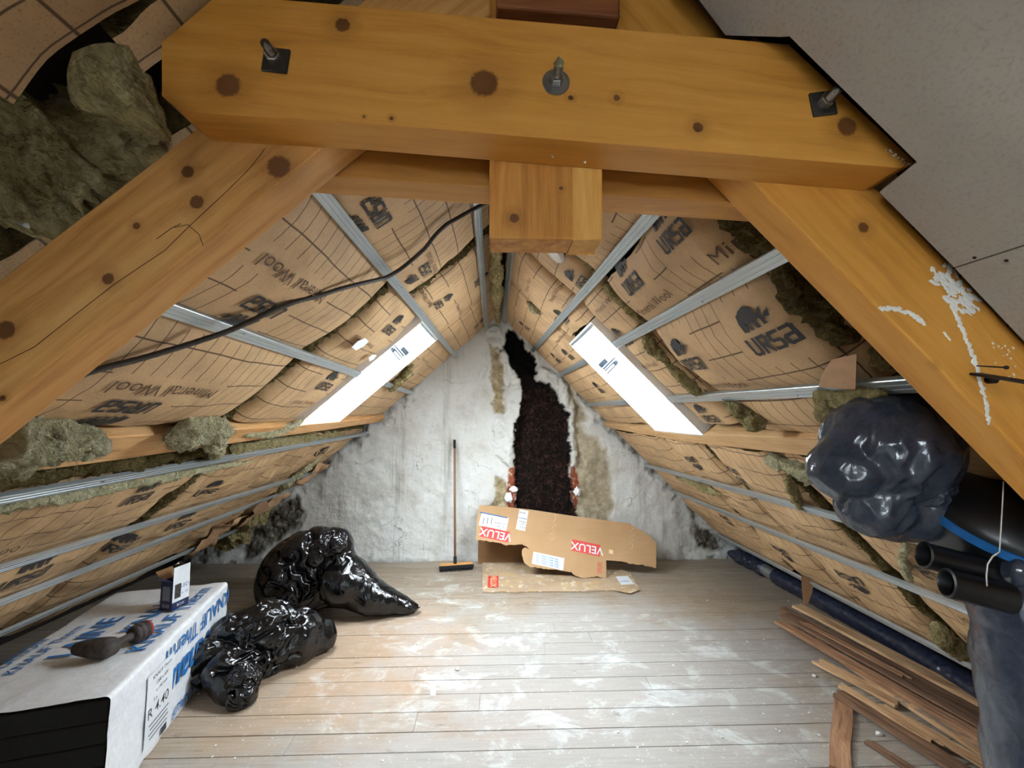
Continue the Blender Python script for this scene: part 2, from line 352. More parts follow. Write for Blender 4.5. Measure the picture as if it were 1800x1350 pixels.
def wall_mat():
    t = NT('old_lime_plaster'); o = t.obj(); n = t.noise(o, 2.2, 6, .6); f = t.noise(o, 26, 5, .65)
    v = t.noise(t.map(o, (7, 1, .45)), 1.6, 4, .6, .8)
    c = t.ramp(n, [(.28, lin(186, 183, 173)), (.46, lin(212, 212, 206)), (.7, lin(220, 223, 220))])
    c = t.mix(t.math('MULTIPLY', t.g(v, .6, .78), .3), c, lin(156, 145, 124))
    c = t.mix(t.math('MULTIPLY', t.g(f, .6, .75), .45), c, lin(148, 142, 130))
    ck = t.n('ShaderNodeTexVoronoi', feature='DISTANCE_TO_EDGE', i_Vector=t.n('ShaderNodeVectorMath', operation='ADD', i_0=o, i_1=t.n('ShaderNodeVectorMath', operation='SCALE', i_0=t.n('ShaderNodeTexNoise', i_Vector=o, i_Scale=3., i_Detail=5.).outputs['Color'], i_3=.5).outputs[0]).outputs[0], i_Scale=2.6).outputs[0]
    ckm = t.math('MULTIPLY', t.n('ShaderNodeMapRange', i_0=ck, i_1=.0, i_2=.012, i_3=1., i_4=0.).outputs[0], t.g(n, .5, .62))
    c = t.mix(t.math('MULTIPLY', ckm, .55), c, lin(112, 104, 92))
    st = t.math('MULTIPLY', t.attr('streak'), t.g(t.noise(t.map(o, (16, 1, .5)), 2, 4, .6), .38, .62))
    c = t.mix(t.math('MULTIPLY', st, .5), c, lin(108, 98, 82))
    tan = t.ramp(t.noise(o, 14, 6, .7), [(.3, lin(112, 98, 70)), (.5, lin(158, 143, 112)), (.72, lin(196, 184, 156))])
    c = t.mix(t.attr('tan'), c, tan)
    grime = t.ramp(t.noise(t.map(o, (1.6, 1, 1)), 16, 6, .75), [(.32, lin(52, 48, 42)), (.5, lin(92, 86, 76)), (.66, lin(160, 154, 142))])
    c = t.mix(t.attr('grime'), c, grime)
    bk = t.ramp(t.noise(o, 22, 4, .6), [(.3, lin(104, 54, 36)), (.55, lin(152, 86, 60)), (.68, lin(204, 176, 152))])
    c = t.mix(t.attr('brick'), c, bk)
    so = t.ramp(t.noise(o, 15, 8, .72, 1.6), [(.3, lin(8, 7, 6)), (.5, lin(22, 15, 13)), (.6, lin(54, 34, 27)), (.68, lin(84, 60, 48)), (.76, lin(150, 134, 118))])
    so2 = t.mix(t.g(t.sep(o)[2], 1.9, 2.15), so, lin(6, 6, 6))
    c = t.mix(t.attr('soot'), c, so2)
    t.bump(t.math('ADD', t.math('MULTIPLY', f, .6), t.math('ADD', n, t.math('MULTIPLY', ckm, -.5))), .8, .02)
    return t.out(c, .92, 0, .15)
M['wall'] = wall_mat()
def cardboard(name, a, b, stain=0):
    t = NT(name); o = t.obj(); n = t.noise(t.map(o, (1, 1, 20)), 3, 3); m = t.noise(o, 3, 4)
    c = t.mix(t.math('MULTIPLY', n, .5), t.ramp(m, [(.3, a), (.7, b)]), tuple(x*.85 for x in a))
    if stain:
        s_ = t.noise(t.map(o, (1, 2, 1)), 4.5, 6, .7); c = t.mix(t.g(s_, .48, .62), c, lin(178, 152, 112)); c = t.mix(t.g(t.noise(o, 12, 5, .7), .55, .68), c, lin(206, 196, 176))
    t.bump(n, .12, .002); return t.out(c, .75, 0, .25)
M['card'] = cardboard('brown_cardboard', lin(176, 140, 100), lin(190, 154, 114)); M['cardflat'] = cardboard('dirty_cardboard', lin(160, 136, 110), lin(182, 160, 134), 1)
M['cardin'] = cardboard('cardboard_inside', lin(120, 88, 56), lin(140, 104, 70)); M['red'] = plain('red_label', lin(206, 58, 48), .5, var=.05)
M['paper'] = plain('white_label_paper', lin(214, 218, 220), .6, var=.03); M['blue'] = plain('blue_print', lin(36, 104, 168), .6); M['dblue'] = plain('navy_carton', lin(28, 36, 72), .5)
M['text'] = plain('dark_print', lin(64, 66, 72), .6); M['chalk'] = plain('pale_handwriting', lin(222, 196, 150), .7); M['pack'] = film('white_wrap_film', lin(216, 218, 221), lin(230, 231, 233), .34, .22, .012)
M['packtop'] = film('dusty_white_wrap_film', lin(206, 206, 206), lin(220, 220, 219), .5, .2, .01)
M['panelgrey'] = plain('silver_grey_panel', lin(128, 126, 128), .5); M['graph'] = plain('graphite_foam', lin(20, 20, 20), .85, 0, .5, 40); M['mdf'] = plain('particle_board', lin(150, 128, 108), .8, 0, .3, 200, .25)
M['rubber'] = plain('black_bristles', lin(22, 22, 24), .8, 0, .5, 300); M['broomwood'] = plain('varnished_broom_wood', lin(196, 140, 78), .5); M['handle'] = plain('brown_handle', lin(132, 98, 74), .5)
M['toolgrip'] = plain('dusty_black_tool', lin(58, 51, 47), .7, 0, .5, 45, .7); M['toolred'] = plain('red_tool_plastic', lin(140, 44, 34), .6, 0, .2, 60, .3)
def glass():
    t = NT('window_glass'); tr = t.n('ShaderNodeBsdfTransparent', i_0=(.97, .99, 1, 1)); gl = t.n('ShaderNodeBsdfGlossy', i_0=(1, 1, 1, 1), i_1=.02)
    mx = t.n('ShaderNodeMixShader', i_0=.06); t.link(tr.outputs[0], mx.inputs[1]); t.link(gl.outputs[0], mx.inputs[2])
    t.link(mx.outputs[0], t.t.nodes['Material Output'].inputs[0]); return t.m
M['glass'] = glass()
# ---------------------------------------------------------------- printing helpers (2-D shapes laid on a surface)
def ribbon(pts, w):
    P = np.array(pts, float); out = []
    for a, b in zip(P[:-1], P[1:]):
        d = b-a; L = np.linalg.norm(d)
        if L < 1e-6: continue
        d /= L; n = np.array([-d[1], d[0]])*w/2; e = d*w*.5
        out.append([a-e-n, b+e-n, b+e+n, a-e+n])
    return out
LOGO_L = [(0, [(0, 1), (0, .1), (.1, 0), (.42, 0), (.5, .1), (.5, 1)]), (.78, [(0, 0), (0, 1), (.42, 1), (.5, .9), (.5, .6), (.42, .5), (.1, .5)]), (.78, [(.28, .45), (.52, 0)]),
          (1.56, [(.5, 1), (.08, 1), (0, .9), (0, .62), (.08, .53), (.42, .47), (.5, .38), (.5, .1), (.42, 0), (0, 0)]), (2.34, [(.02, 1), (.42, 1), (.5, .9), (.5, 0), (.08, 0), (0, .1), (0, .4), (.08, .5), (.45, .5)])]
def logo(h=.06):
    """block-letter word with the standing animal above it; returns 2-D quads, centred"""
    out = []
    for x, pl in LOGO_L: out += ribbon([(x+a, b) for a, b in pl], .2)
    body = [[(.35, 1.5), (.75, 1.45), (.8, 2.3), (.4, 2.1)], [(.4, 2.1), (.8, 2.3), (.9, 2.75), (.55, 2.6)], [(.8, 2.0), (1.5, 1.95), (1.35, 2.95), (.85, 2.78)], [(1.45, 1.95), (1.95, 2.05), (1.8, 2.75), (1.35, 2.95)],
            [(.8, 1.9), (1.0, 1.5), (1.2, 1.5), (1.15, 2.05)], [(1.35, 1.95), (1.4, 1.5), (1.65, 1.5), (1.65, 2.1)], [(1.9, 2.1), (2.1, 2.5), (2.35, 2.6), (2.2, 2.25)], [(2.15, 1.95), (2.35, 2.2), (2.65, 2.3), (2.5, 1.9)], [(1.85, 1.55), (2.1, 1.55), (2.1, 1.85), (1.9, 1.9)], [(1.8, 2.15), (2.0, 1.7), (2.2, 1.85), (2.05, 2.3)]]
    out += [np.array(b) for b in body]
    return [(np.array(q)-[1.45, 1.2])*h for q in out]
_tc = {}
def textmesh(s, size=1., bold=0.):
    k = (s, bold)
    if k not in _tc:
        cu = bpy.data.curves.new('t', 'FONT'); cu.body = s; cu.size = 1; cu.offset = bold; cu.resolution_u = 3; cu.align_x = 'CENTER'; cu.align_y = 'CENTER'
        ob = bpy.data.objects.new('t', cu); SC.collection.objects.link(ob); dg = bpy.context.evaluated_depsgraph_get(); dg.update()
        me = ob.evaluated_get(dg).to_mesh(); V = np.array([v.co[:2] for v in me.vertices]).reshape(-1, 2); Fs = [tuple(p.vertices) for p in me.polygons]
        ob.evaluated_get(dg).to_mesh_clear(); bpy.data.objects.remove(ob); bpy.data.curves.remove(cu); _tc[k] = (V, Fs)
    V, Fs = _tc[k]; return V*size, Fs
def lay(g, s, size, o, ex, ey, m=0, bold=0., off=.0015):
    """text on a flat face: origin o, reading along ex, up along ey"""
    ex = np.array(ex, float); ey = np.array(ey, float); ex /= np.linalg.norm(ex); ey /= np.linalg.norm(ey); n = np.cross(ex, ey)
    V, Fs = textmesh(s, size, bold); g.add(np.array(o)+V[:, :1]*ex+V[:, 1:]*ey+n*off, Fs, m)
def quad(g, o, ex, ey, w, h, m=0, off=.001):
    ex = np.array(ex, float); ey = np.array(ey, float); ex /= np.linalg.norm(ex); ey /= np.linalg.norm(ey); n = np.cross(ex, ey); o = np.array(o)+n*off
    g.add([o-ex*w/2-ey*h/2, o+ex*w/2-ey*h/2, o+ex*w/2+ey*h/2, o-ex*w/2+ey*h/2], [(0, 1, 2, 3)], m)
#==BODY==
# ================================================================ THE SHELL
skyR = [SR.hit(*q) for q in [(1045, 572), (1005, 610), (1155, 765), (1240, 770)]]
skyL = [SL.hit(*q) for q in [(740, 572), (765, 600), (595, 755), (510, 765)]]
OPEN = {'R': [(2.37, 3.11, .80, 1.74), (-1.5, -.8, .7, 1.7)], 'L': [(2.74, 3.39, .735, 1.82), (-1.5, -.8, .7, 1.7)]}  # second opening on each slope: unseen skylight added to light the near beams
OUT = -.25
def deck(S, name):
    g = G(); t = .03
    def slab(y0, y1, s0, s1):
        if y1-y0 < 1e-4: return
        V = [S.p(s_, y, o_) for o_ in (OUT-t, OUT) for s_ in (s0, s1) for y in (y0, y1)]
        g.add(V, [(0, 1, 3, 2), (4, 6, 7, 5), (0, 4, 5, 1), (2, 3, 7, 6), (0, 2, 6, 4), (1, 5, 7, 3)])
    ys = -2.3
    for (a, b, c, d) in sorted(OPEN[S.side]):
        slab(ys, a-.015, -.3, 4.6); slab(a-.015, b+.015, -.3, c-.015); slab(a-.015, b+.015, d+.015, 4.6); ys = b+.015
    slab(ys, 5.0, -.3, 4.6)
    o = g.build(name, M['deck'], smooth=False); tagit(o, kind='structure'); return o
deck(SR, 'ceiling_right'); deck(SL, 'ceiling_left')
# floor: one board after another, each a shade of its own
g = G(); pid = []; y = -2.3; rnd = random.Random(3)
while y < 4.9:
    w = rnd.choice([.105, .125, .14, .14, .155]); x = -3.6
    while x < 3.4:
        L = rnd.uniform(1.8, 3.6); x1 = min(x+L, 3.4); z = rnd.uniform(-.0016, .0016)
        c = .003; V = [(x+.001, y+c, z), (x1-.001, y+c, z), (x1-.001, y+w-c, z), (x+.001, y+w-c, z), (x, y+.0012, z-.004), (x1, y+.0012, z-.004), (x1, y+w-.0012, z-.004), (x, y+w-.0012, z-.004)]
        V += [(a, b, -.03) for a, b, _ in V[4:]]
        g.add(V, [(0, 1, 2, 3), (4, 5, 1, 0), (5, 6, 2, 1), (6, 7, 3, 2), (7, 4, 0, 3), (8, 9, 5, 4), (10, 11, 7, 6)]); pid += [rnd.random()]*12; x = x1
    y += w
g.add([(-3.6, -2.3, -.03), (3.4, -2.3, -.03), (3.4, 4.9, -.03), (-3.6, 4.9, -.03)], [(0, 1, 2, 3)]); pid += [0]*4
o = g.build('floor', M['floor'], smooth=False, attr={'board': pid}, frame=T((0, 0, 0))); tagit(o, kind='structure')
# far gable wall
def pathdist(P, pts):
    """signed distance (negative inside) of 2-D points to a polygon"""
    A = np.array(pts, float); B = np.roll(A, -1, 0); d = np.full(len(P), 9.); ins = np.zeros(len(P), bool)
    for a, b in zip(A, B):
        ab = b-a; t = np.clip(((P-a)@ab)/(ab@ab), 0, 1); d = np.minimum(d, np.linalg.norm(P-a-t[:, None]*ab, axis=1))
        c = ((a[1] > P[:, 1]) != (b[1] > P[:, 1])) & (P[:, 0] < (b[0]-a[0])*(P[:, 1]-a[1])/(b[1]-a[1]+1e-12)+a[0]); ins ^= c
    return np.where(ins, -d, d)
def wpoly(pts): return [(hy(px, py, YW)[0], hy(px, py, YW)[2]) for px, py in pts]
def gable(name, yw, sgn, rich):
    st = .0125 if rich else .1
    xs = np.arange(-3.55, 3.2, st); zs = np.arange(-.05, 3.4, st); X, Z = np.meshgrid(xs, zs); P2 = np.stack([X.ravel(), Z.ravel()], 1); n = len(P2)
    P3 = np.stack([P2[:, 0], np.full(n, 0.), P2[:, 1]], 1); at = {k: np.zeros(n) for k in ('soot', 'tan', 'brick', 'grime', 'streak')}; d = np.zeros(n)
    if rich:
        jit = fbm(P3, 7, 5, 4)*.034+fbm(P3, 26, 9, 3)*.014; j2 = fbm(P3, 5, 15, 4)*.03
        sm = lambda v, w=.012: np.clip(.5-v/w, 0, 1)
        soot = np.minimum(pathdist(P2, wpoly([(893, 578), (920, 600), (935, 625), (940, 655), (932, 672), (910, 660), (898, 640), (890, 615)])),
                          pathdist(P2, wpoly([(918, 660), (945, 672), (965, 672), (985, 700), (998, 730), (1001, 770), (998, 820), (1004, 860), (1012, 915), (905, 915), (908, 850), (910, 800), (906, 745), (918, 715)])))
        tan1 = pathdist(P2, wpoly([(858, 600), (876, 620), (882, 640), (886, 700), (888, 725), (868, 730), (866, 690), (862, 650)]))
        tan2 = pathdist(P2, wpoly([(872, 835), (890, 850), (893, 925), (850, 925), (852, 890), (872, 880)]))
        tan3 = pathdist(P2, wpoly([(1006, 725), (1030, 760), (1068, 790), (1076, 860), (1078, 960), (1010, 960), (1012, 850), (1010, 790)]))
        tan4 = pathdist(P2, wpoly([(985, 655), (1010, 690), (1030, 735), (1015, 745), (1000, 700)]))
        bk = np.minimum(pathdist(P2, wpoly([(893, 825), (908, 820), (908, 925), (890, 925)])), pathdist(P2, wpoly([(1001, 820), (1014, 820), (1018, 880), (1012, 900), (1004, 880)])))
        gr = np.minimum(pathdist(P2, wpoly([(440, 930), (470, 895), (520, 870), (535, 900), (510, 940), (470, 960), (430, 985)])), pathdist(P2, wpoly([(1215, 915), (1250, 930), (1262, 965), (1225, 962), (1212, 945)])))
        at['soot'] = sm(soot+jit-.014); at['tan'] = np.maximum.reduce([sm(tan1+jit, .03), sm(tan2+jit, .03), sm(tan3+j2*1.2, .06)*.85, sm(tan4+j2, .05)*.8])
        at['brick'] = sm(bk+jit*.5); at['grime'] = sm(gr+j2*1.6, .07)
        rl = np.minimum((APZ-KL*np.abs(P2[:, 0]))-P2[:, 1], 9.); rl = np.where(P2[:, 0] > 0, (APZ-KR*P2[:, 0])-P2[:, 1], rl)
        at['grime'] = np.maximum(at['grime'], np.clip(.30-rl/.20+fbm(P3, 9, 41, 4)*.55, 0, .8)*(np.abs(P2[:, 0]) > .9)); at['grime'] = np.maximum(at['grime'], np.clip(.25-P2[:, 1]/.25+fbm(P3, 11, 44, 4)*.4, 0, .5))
        for x0, w in ((-2.02, .05), (-1.62, .03), (-1.16, .07), (-.62, .04), (-1.85, .1), (1.62, .05), (1.85, .03), (2.05, .05)):
            at['streak'] = np.maximum(at['streak'], np.exp(-((P2[:, 0]-x0+vn(P3*[1, 1, 1.5], 2.5, 8)*.03)/w)**2)*np.clip(.6+fbm(P3, 2, int(w*1000), 2), 0, 1))
        d = fbm(P3, 1.6, 21, 4)*.018+fbm(P3, 12, 22, 3)*.006
        raise_ = sm(np.minimum(pathdist(P2, wpoly([(848, 575), (880, 572), (900, 640), (930, 690), (915, 740), (908, 820), (895, 820), (864, 800), (868, 735), (888, 725), (884, 640), (855, 600)])), pathdist(P2, wpoly([(940, 650), (985, 645), (1008, 700), (1010, 745), (1014, 820), (1000, 822), (998, 740), (985, 700)])))+jit, .02)
        d = d-raise_*.032*(1+fbm(P3, 11, 50, 4)*.9)-raise_*ridge(P3, 16, 53, 3)*.006+at['soot']*.06+at['soot']*ridge(P3, 9, 31, 3)*.016+at['tan']*.018+at['grime']*(.02+fbm(P3, 10, 35, 4)*.03)
        d -= np.exp(-(P2[:, 1]/.08)**2)*.02
    V = np.stack([P2[:, 0], yw+d*sgn, P2[:, 1]], 1); nx, nz = len(xs), len(zs)
    ic, jc = np.meshgrid(np.arange(nx-1), np.arange(nz-1)); a = (jc*nx+ic).ravel(); cx = xs[ic.ravel()]; cz = zs[jc.ravel()]
    lim = APZ+.42-np.where(cx > 0, KR, KL)*np.abs(cx); keep = cz < lim
    if not rich: keep &= ~((np.abs(cx+.05-.35) < .2) & (np.abs(cz+.05-1.2) < .2))
    a = a[keep]; Fs = np.stack([a, a+1, a+nx+1, a+nx], 1) if sgn > 0 else np.stack([a, a+nx, a+nx+1, a+1], 1)
    use = np.unique(Fs); mp = np.full(n, -1); mp[use] = np.arange(len(use))
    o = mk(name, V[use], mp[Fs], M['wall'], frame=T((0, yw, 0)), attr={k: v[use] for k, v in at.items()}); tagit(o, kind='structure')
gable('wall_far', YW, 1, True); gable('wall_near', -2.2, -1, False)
# skylights: white lining boards, sash frame and pane at the outer end, pivot hinge on the far jamb
def skylight(S, idx, hinge):
    y0, y1, s0, s1 = OPEN[S.side][idx]; c = S.p(s0, y0, 0)
    w = empty('window_%d' % (1+idx*2+(S.side == 'R')), c, None, None); tagit(w, kind='structure'); t = .013; g = G()
    def bx(g, ya, yb, sa, sb, oa, ob, m=0):
        V = [S.p(s_, y, o_) for o_ in (oa, ob) for s_ in (sa, sb) for y in (ya, yb)]
        g.add(V, [(0, 1, 3, 2), (4, 6, 7, 5), (0, 4, 5, 1), (2, 3, 7, 6), (0, 2, 6, 4), (1, 5, 7, 3)], m)
    bx(g, y0-t, y0, s0-t, s1+t, OUT-.03, .012); bx(g, y1, y1+t, s0-t, s1+t, OUT-.03, .012); bx(g, y0, y1, s0-t, s0, OUT-.03, .012); bx(g, y0, y1, s1, s1+t, OUT-.03, .012)
    for k in range(6):
        sv = s0+.06+k*(s1-s0-.12)/5; q = S.p(sv, y1-.001, -.03); G().cyl(q+np.array([0, .001, 0]), q-np.array([0, .001, 0]), .004, 8).build('screw_head', M['dsteel'], w)
    g.build('lining', M['white'], w, smooth=False)
    g = G(); f = .04
    bx(g, y0, y0+f, s0, s1, OUT-.05, OUT); bx(g, y1-f, y1, s0, s1, OUT-.05, OUT); bx(g, y0+f, y1-f, s0, s0+f, OUT-.05, OUT); bx(g, y0+f, y1-f, s1-f, s1, OUT-.05, OUT)
    bev(g.build('window_frame', M['whitepl'], w, smooth=False), .004)
    g = G(); bx(g, y0, y1, s0, s1, OUT-.036, OUT-.032); g.build('pane', M['glass'], w, smooth=False)
    g = G(); bx(g, y0+.001, y1-.001, s0+.0005, s0+.018, -.05, .010); bx(g, y0+.1, y1-.1, s0+.018, s0+.022, -.04, -.005); g.build('top_trim', M['galv'], w, smooth=False)
    if hinge:
        g = G(); sv, ov = hinge
        bx(g, y1-.012, y1-.001, sv-.035, sv+.005, ov-.05, ov+.02); bx(g, y1-.03, y1-.012, sv+.012, sv+.024, ov-.11, ov+.02)
        bx(g, y1-.02, y1-.001, sv+.035, sv+.043, ov-.09, ov+.02); bx(g, y1-.02, y1-.001, sv+.062, sv+.070, ov-.09, ov+.02); q = S.p(sv+.0525, y1-.010, ov-.09)
        g.cyl(q-S.y*.009, q+S.y*.009, .0175, 16)
        bev(g.build('pivot_hinge', M['greypl'], w, smooth=False), .002)
    portal(S.p((s0+s1)/2, (y0+y1)/2, OUT-.06), S.d if S.side == 'R' else -S.d, (0, 1, 0), s1-s0, y1-y0)
for S_, h_ in ((SR, (1.10, -.055)), (SL, (1.02, -.075))):
    skylight(S_, 0, h_); skylight(S_, 1, None)  # hingeless pair behind the viewer is added for fill daylight
# small unseen window added in the rear gable to light the near rafters
w = empty('window_5', (.35, -2.2, .95), None, None); tagit(w, kind='structure'); g = G()
for c, h in (((.14, -2.2, 1.2), (.05, .05, .27)), ((.56, -2.2, 1.2), (.05, .05, .27)), ((.35, -2.2, .98), (.26, .05, .05)), ((.35, -2.2, 1.42), (.26, .05, .05)), ((.35, -2.2, 1.2), (.018, .04, .2)), ((.35, -2.2, 1.2), (.2, .04, .018))): g.box(c, h)
bev(g.build('window_frame', M['white'], w, smooth=False), .004); G().box((.35, -2.2, 1.2), (.23, .003, .24)).build('pane', M['glass'], w, smooth=False)
portal((.35, -2.27, 1.2), (-1, 0, 0), (0, 0, 1), .5, .5)
# ================================================================ ROOF LINING
def srail(S, y, pts):
    """rail position down the slope as a line through two (s, y)"""
    (a, ya), (b, yb) = pts; return a+(b-a)*(y-ya)/(yb-ya)
RAILS = {'R': [((.12, 1.6), (.07, 4.1)), ((.69, 1.2), (.552, 4.3)), ((1.012, .96), (.956, 4.42)), ((1.467, .96), (1.422, 4.32)), ((2.235, 1.98), (2.375, 4.5)), ((2.645, 1.57), (2.765, 4.2)), ((3.27, 1.95), (3.37, 3.7))],
         'L': [((.165, 1.86), (.225, 4.36)), ((.714, 1.15), (.698, 4.33)), ((1.255, 1.13), (1.338, 4.33)), ((2.10, 1.33), (2.027, 4.55)), ((2.63, 1.7), (2.64, 3.0)), ((2.99, 1.94), (2.93, 3.4)), ((3.42, 1.9), (3.42, 4))]}
class Sheet:
    """bulging insulation batt faced with printed paper: y0..y1 along the ridge, s0..s1 down the slope"""
    def __init__(z, S, y0, y1, s0, s1, seed=0, base=-.015, bulge=.04, wr=.006, fold=0., tuck=.06):
        z.__dict__.update(S=S, y0=y0, y1=y1, s0=s0, s1=s1, seed=seed, base=base, bulge=bulge, wr=wr, fold=fold, tuck=tuck)
        ym = (y0+y1)/2; a = [srail(S, ym, r) for r in RAILS[S.side]]
        z.anch = sorted([s0]+[q for q in a if s0+.06 < q < s1-.06]+[s1])
    def off(z, s, y):
        s = np.asarray(s, float); y = np.asarray(y, float); A = np.array(z.anch); k = np.clip(np.searchsorted(A, s, side='right')-1, 0, len(A)-2)
        t = np.clip((s-A[k])/(A[k+1]-A[k]), 0, 1); w = np.clip((A[k+1]-A[k])/.45, .25, 1.2); B = np.sin(np.pi*t)**.7*w
        ty = np.clip((y-z.y0)/(z.y1-z.y0), 0, 1); e = np.minimum(y-z.y0, z.y1-y); Y = 1-np.exp(-np.clip(e, 0, 9)/.06)
        P = np.stack([s, y, np.zeros_like(s)], -1)
        o = z.base+z.bulge*B*Y*(.75+.25*np.sin(np.pi*ty))-z.tuck*np.exp(-np.clip(e, 0, 9)/.026)
        o = o+z.wr*(fbm(P*[1, 1, 1], 5, z.seed, 3))*(.3+.7*B)
        o = o+.0022*ridge(P*[3.2, 1, 1]+vn(P, 3, z.seed)[..., None]*.1, 5, z.seed+9, 2)*Y
        if z.fold: o = o+z.fold*(ridge(P*[1, 2.6, 1]+vn(P, 2.5, z.seed)[..., None]*.25, 3.2, z.seed+5, 3)-.9)*Y
        return o
    def at(z, s, y, e=0.):
        o = z.off(s, y)+e; return np.array([APX, 0, APZ])+np.asarray(s)[..., None]*z.S.d+np.asarray(y)[..., None]*z.S.y+o[..., None]*z.S.n
    def build(z, label, logos=(), texts=(), st=.02, mat='kraft', holes=()):
        ny = max(4, int((z.y1-z.y0)/st)); ns = max(4, int((z.s1-z.s0)/st)); Y, S_ = np.meshgrid(np.linspace(z.y0, z.y1, ny), np.linspace(z.s0, z.s1, ns))
        Ye = Y.copy(); q = np.stack([S_, Y*0, Y*0+z.seed], -1); j0 = fbm(q, 5, z.seed+3, 3)*.016; j1 = fbm(q, 5, z.seed+13, 3)*.016
        t = (Y-z.y0)/(z.y1-z.y0); Ye = Y+j0*(1-t)**4+j1*t**4
        q = np.stack([Ye, Y*0, Y*0+z.seed+5], -1); ts = (S_-z.s0)/(z.s1-z.s0); Se = S_+fbm(q, 4, z.seed+23, 3)*.014*(ts**6+(1-ts)**6)
        V = z.at(Se, Y).reshape(-1, 3)+((Ye-Y).reshape(-1, 1))*z.S.y; UV = np.stack([Y.ravel(), S_.ravel()], 1)
        a = (np.arange(ns-1)[:, None]*ny+np.arange(ny-1)[None]).ravel(); Fs = np.stack([a, a+1, a+ny+1, a+ny], 1)
        flip = z.S.side == 'R'
        if flip: Fs = Fs[:, ::-1]
        g = G(); g.add(V, Fs.tolist(), 0); uv = [UV]; blank = np.zeros(len(V))
        ed = list(range(ny))+[i*ny+ny-1 for i in range(1, ns)]+[(ns-1)*ny+i for i in range(ny-2, -1, -1)]+[i*ny for i in range(ns-2, 0, -1)]
        E = V[ed]; m = len(ed); wn = fbm(E, 14, z.seed, 3)[:, None]*.012
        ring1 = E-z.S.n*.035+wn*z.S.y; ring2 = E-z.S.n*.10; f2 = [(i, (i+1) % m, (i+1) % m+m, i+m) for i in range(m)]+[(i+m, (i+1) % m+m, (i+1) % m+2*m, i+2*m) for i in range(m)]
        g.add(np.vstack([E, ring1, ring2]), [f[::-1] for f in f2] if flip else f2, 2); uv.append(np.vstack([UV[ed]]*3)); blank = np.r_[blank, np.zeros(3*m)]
        # printing: reading direction is +y on the left slope, -y on the right slope, upright = up the slope
        def put(shapes, s, y, rot, mi):
            gx = 1 if z.S.side == 'L' else -1; c, n_ = math.cos(rot), math.sin(rot)
            for q, fs in shapes:
                q = np.asarray(q); X = q[:, 0]*c-q[:, 1]*n_; Yy = q[:, 0]*n_+q[:, 1]*c
                g.add(z.at(s-Yy, y+X*gx, .006), fs, mi); uv.append(np.zeros((len(q), 2)))
        k = 0
        for it in logos:
            s, y, rot = it[:3]; h = it[3] if len(it) > 3 else .062; r = math.radians(rot); put([(q, [tuple(range(len(q)))]) for q in logo(h*.92)], s, y, r, 1)
            blank[:len(V)] = np.maximum(blank[:len(V)], ((np.abs(UV[:, 0]-y) < h*2.3) & (np.abs(UV[:, 1]-s) < h*2.1))*1.)
        for it in texts:
            s, y, rot, tx = it[:4]; sz = it[4] if len(it) > 4 else .062; v, fs = textmesh(tx, sz); put([(v, fs)], s, y, math.radians(rot), 3)
            blank[:len(V)] = np.maximum(blank[:len(V)], ((np.abs(UV[:, 0]-y) < sz*len(tx)*.27) & (np.abs(UV[:, 1]-s) < sz*.7))*1.)
        uv = np.vstack(uv); blank = np.r_[blank, np.zeros(len(uv)-len(blank))]
        o = g.build('insulation_batt', [M[mat], M['ink'], M['wooldark'], M['ink2']], uv=uv, attr={'blank': blank}, frame=T(z.S.p(z.s0, z.y0)))
        tagit(o, label, 'insulation', 'paper-faced insulation panels between the rafters'); z.o = o; return z
MW = 'Mineral Wool'
LG = lambda S, px, py, rot, h=.062: S.hit(px, py, .02)+(rot, h)
def TX(S, px, py, rot, t=MW, h=.062): return S.hit(px, py, .02)+(rot, t, h)
A_ = {}
# left slope, above the purlin
A_['L1'] = Sheet(SL, .84, 2.29, .05, .70, 1, bulge=.03).build('printed brown paper panel high on the left slope behind the upper cable end', [LG(SL, 650, 388, 180, .066), (.58, 2.06, 180, .055)], [TX(SL, 760, 465, 180, h=.055), (.33, 1.2, 180, MW)])
A_['L2'] = Sheet(SL, .84, 1.99, .72, 1.79, 2, bulge=.05).build('largest brown paper insulation panel on the left slope, crossed by the dark cable', [LG(SL, 443, 548, 180, .066), LG(SL, 200, 722, 180, .066)], [TX(SL, 515, 485, 180, h=.075), TX(SL, 290, 675, 180, h=.075)])
A_['L3'] = Sheet(SL, 2.07, 2.70, .72, 1.80, 3, bulge=.035, wr=.01).build('narrow brown paper panel with white torn patches left of the left skylight', [LG(SL, 578, 672, 0, .055), LG(SL, 691, 572, 0, .055)], [TX(SL, 535, 706, 180, h=.05), TX(SL, 640, 600, 180, h=.05)])
A_['L4'] = Sheet(SL, 2.36, 3.42, .05, .69, 4, bulge=.025).build('brown paper panel between the ridge and the top of the left skylight', [LG(SL, 780, 532, 0, .055), (.2, 2.9, 0, .05)], [(.45, 3.1, 0, MW, .05), (.62, 2.5, 180, MW, .05)])
A_['L5'] = Sheet(SL, 3.46, 4.60, .05, 1.78, 5, bulge=.02, base=-.03).build('brown paper panel between the left skylight and the plastered gable wall', [LG(SL, 790, 580, 0, .05), (1.2, 3.9, 0, .05), (.3, 4.1, 0, .05)], [(.95, 3.8, 0, MW, .05)])
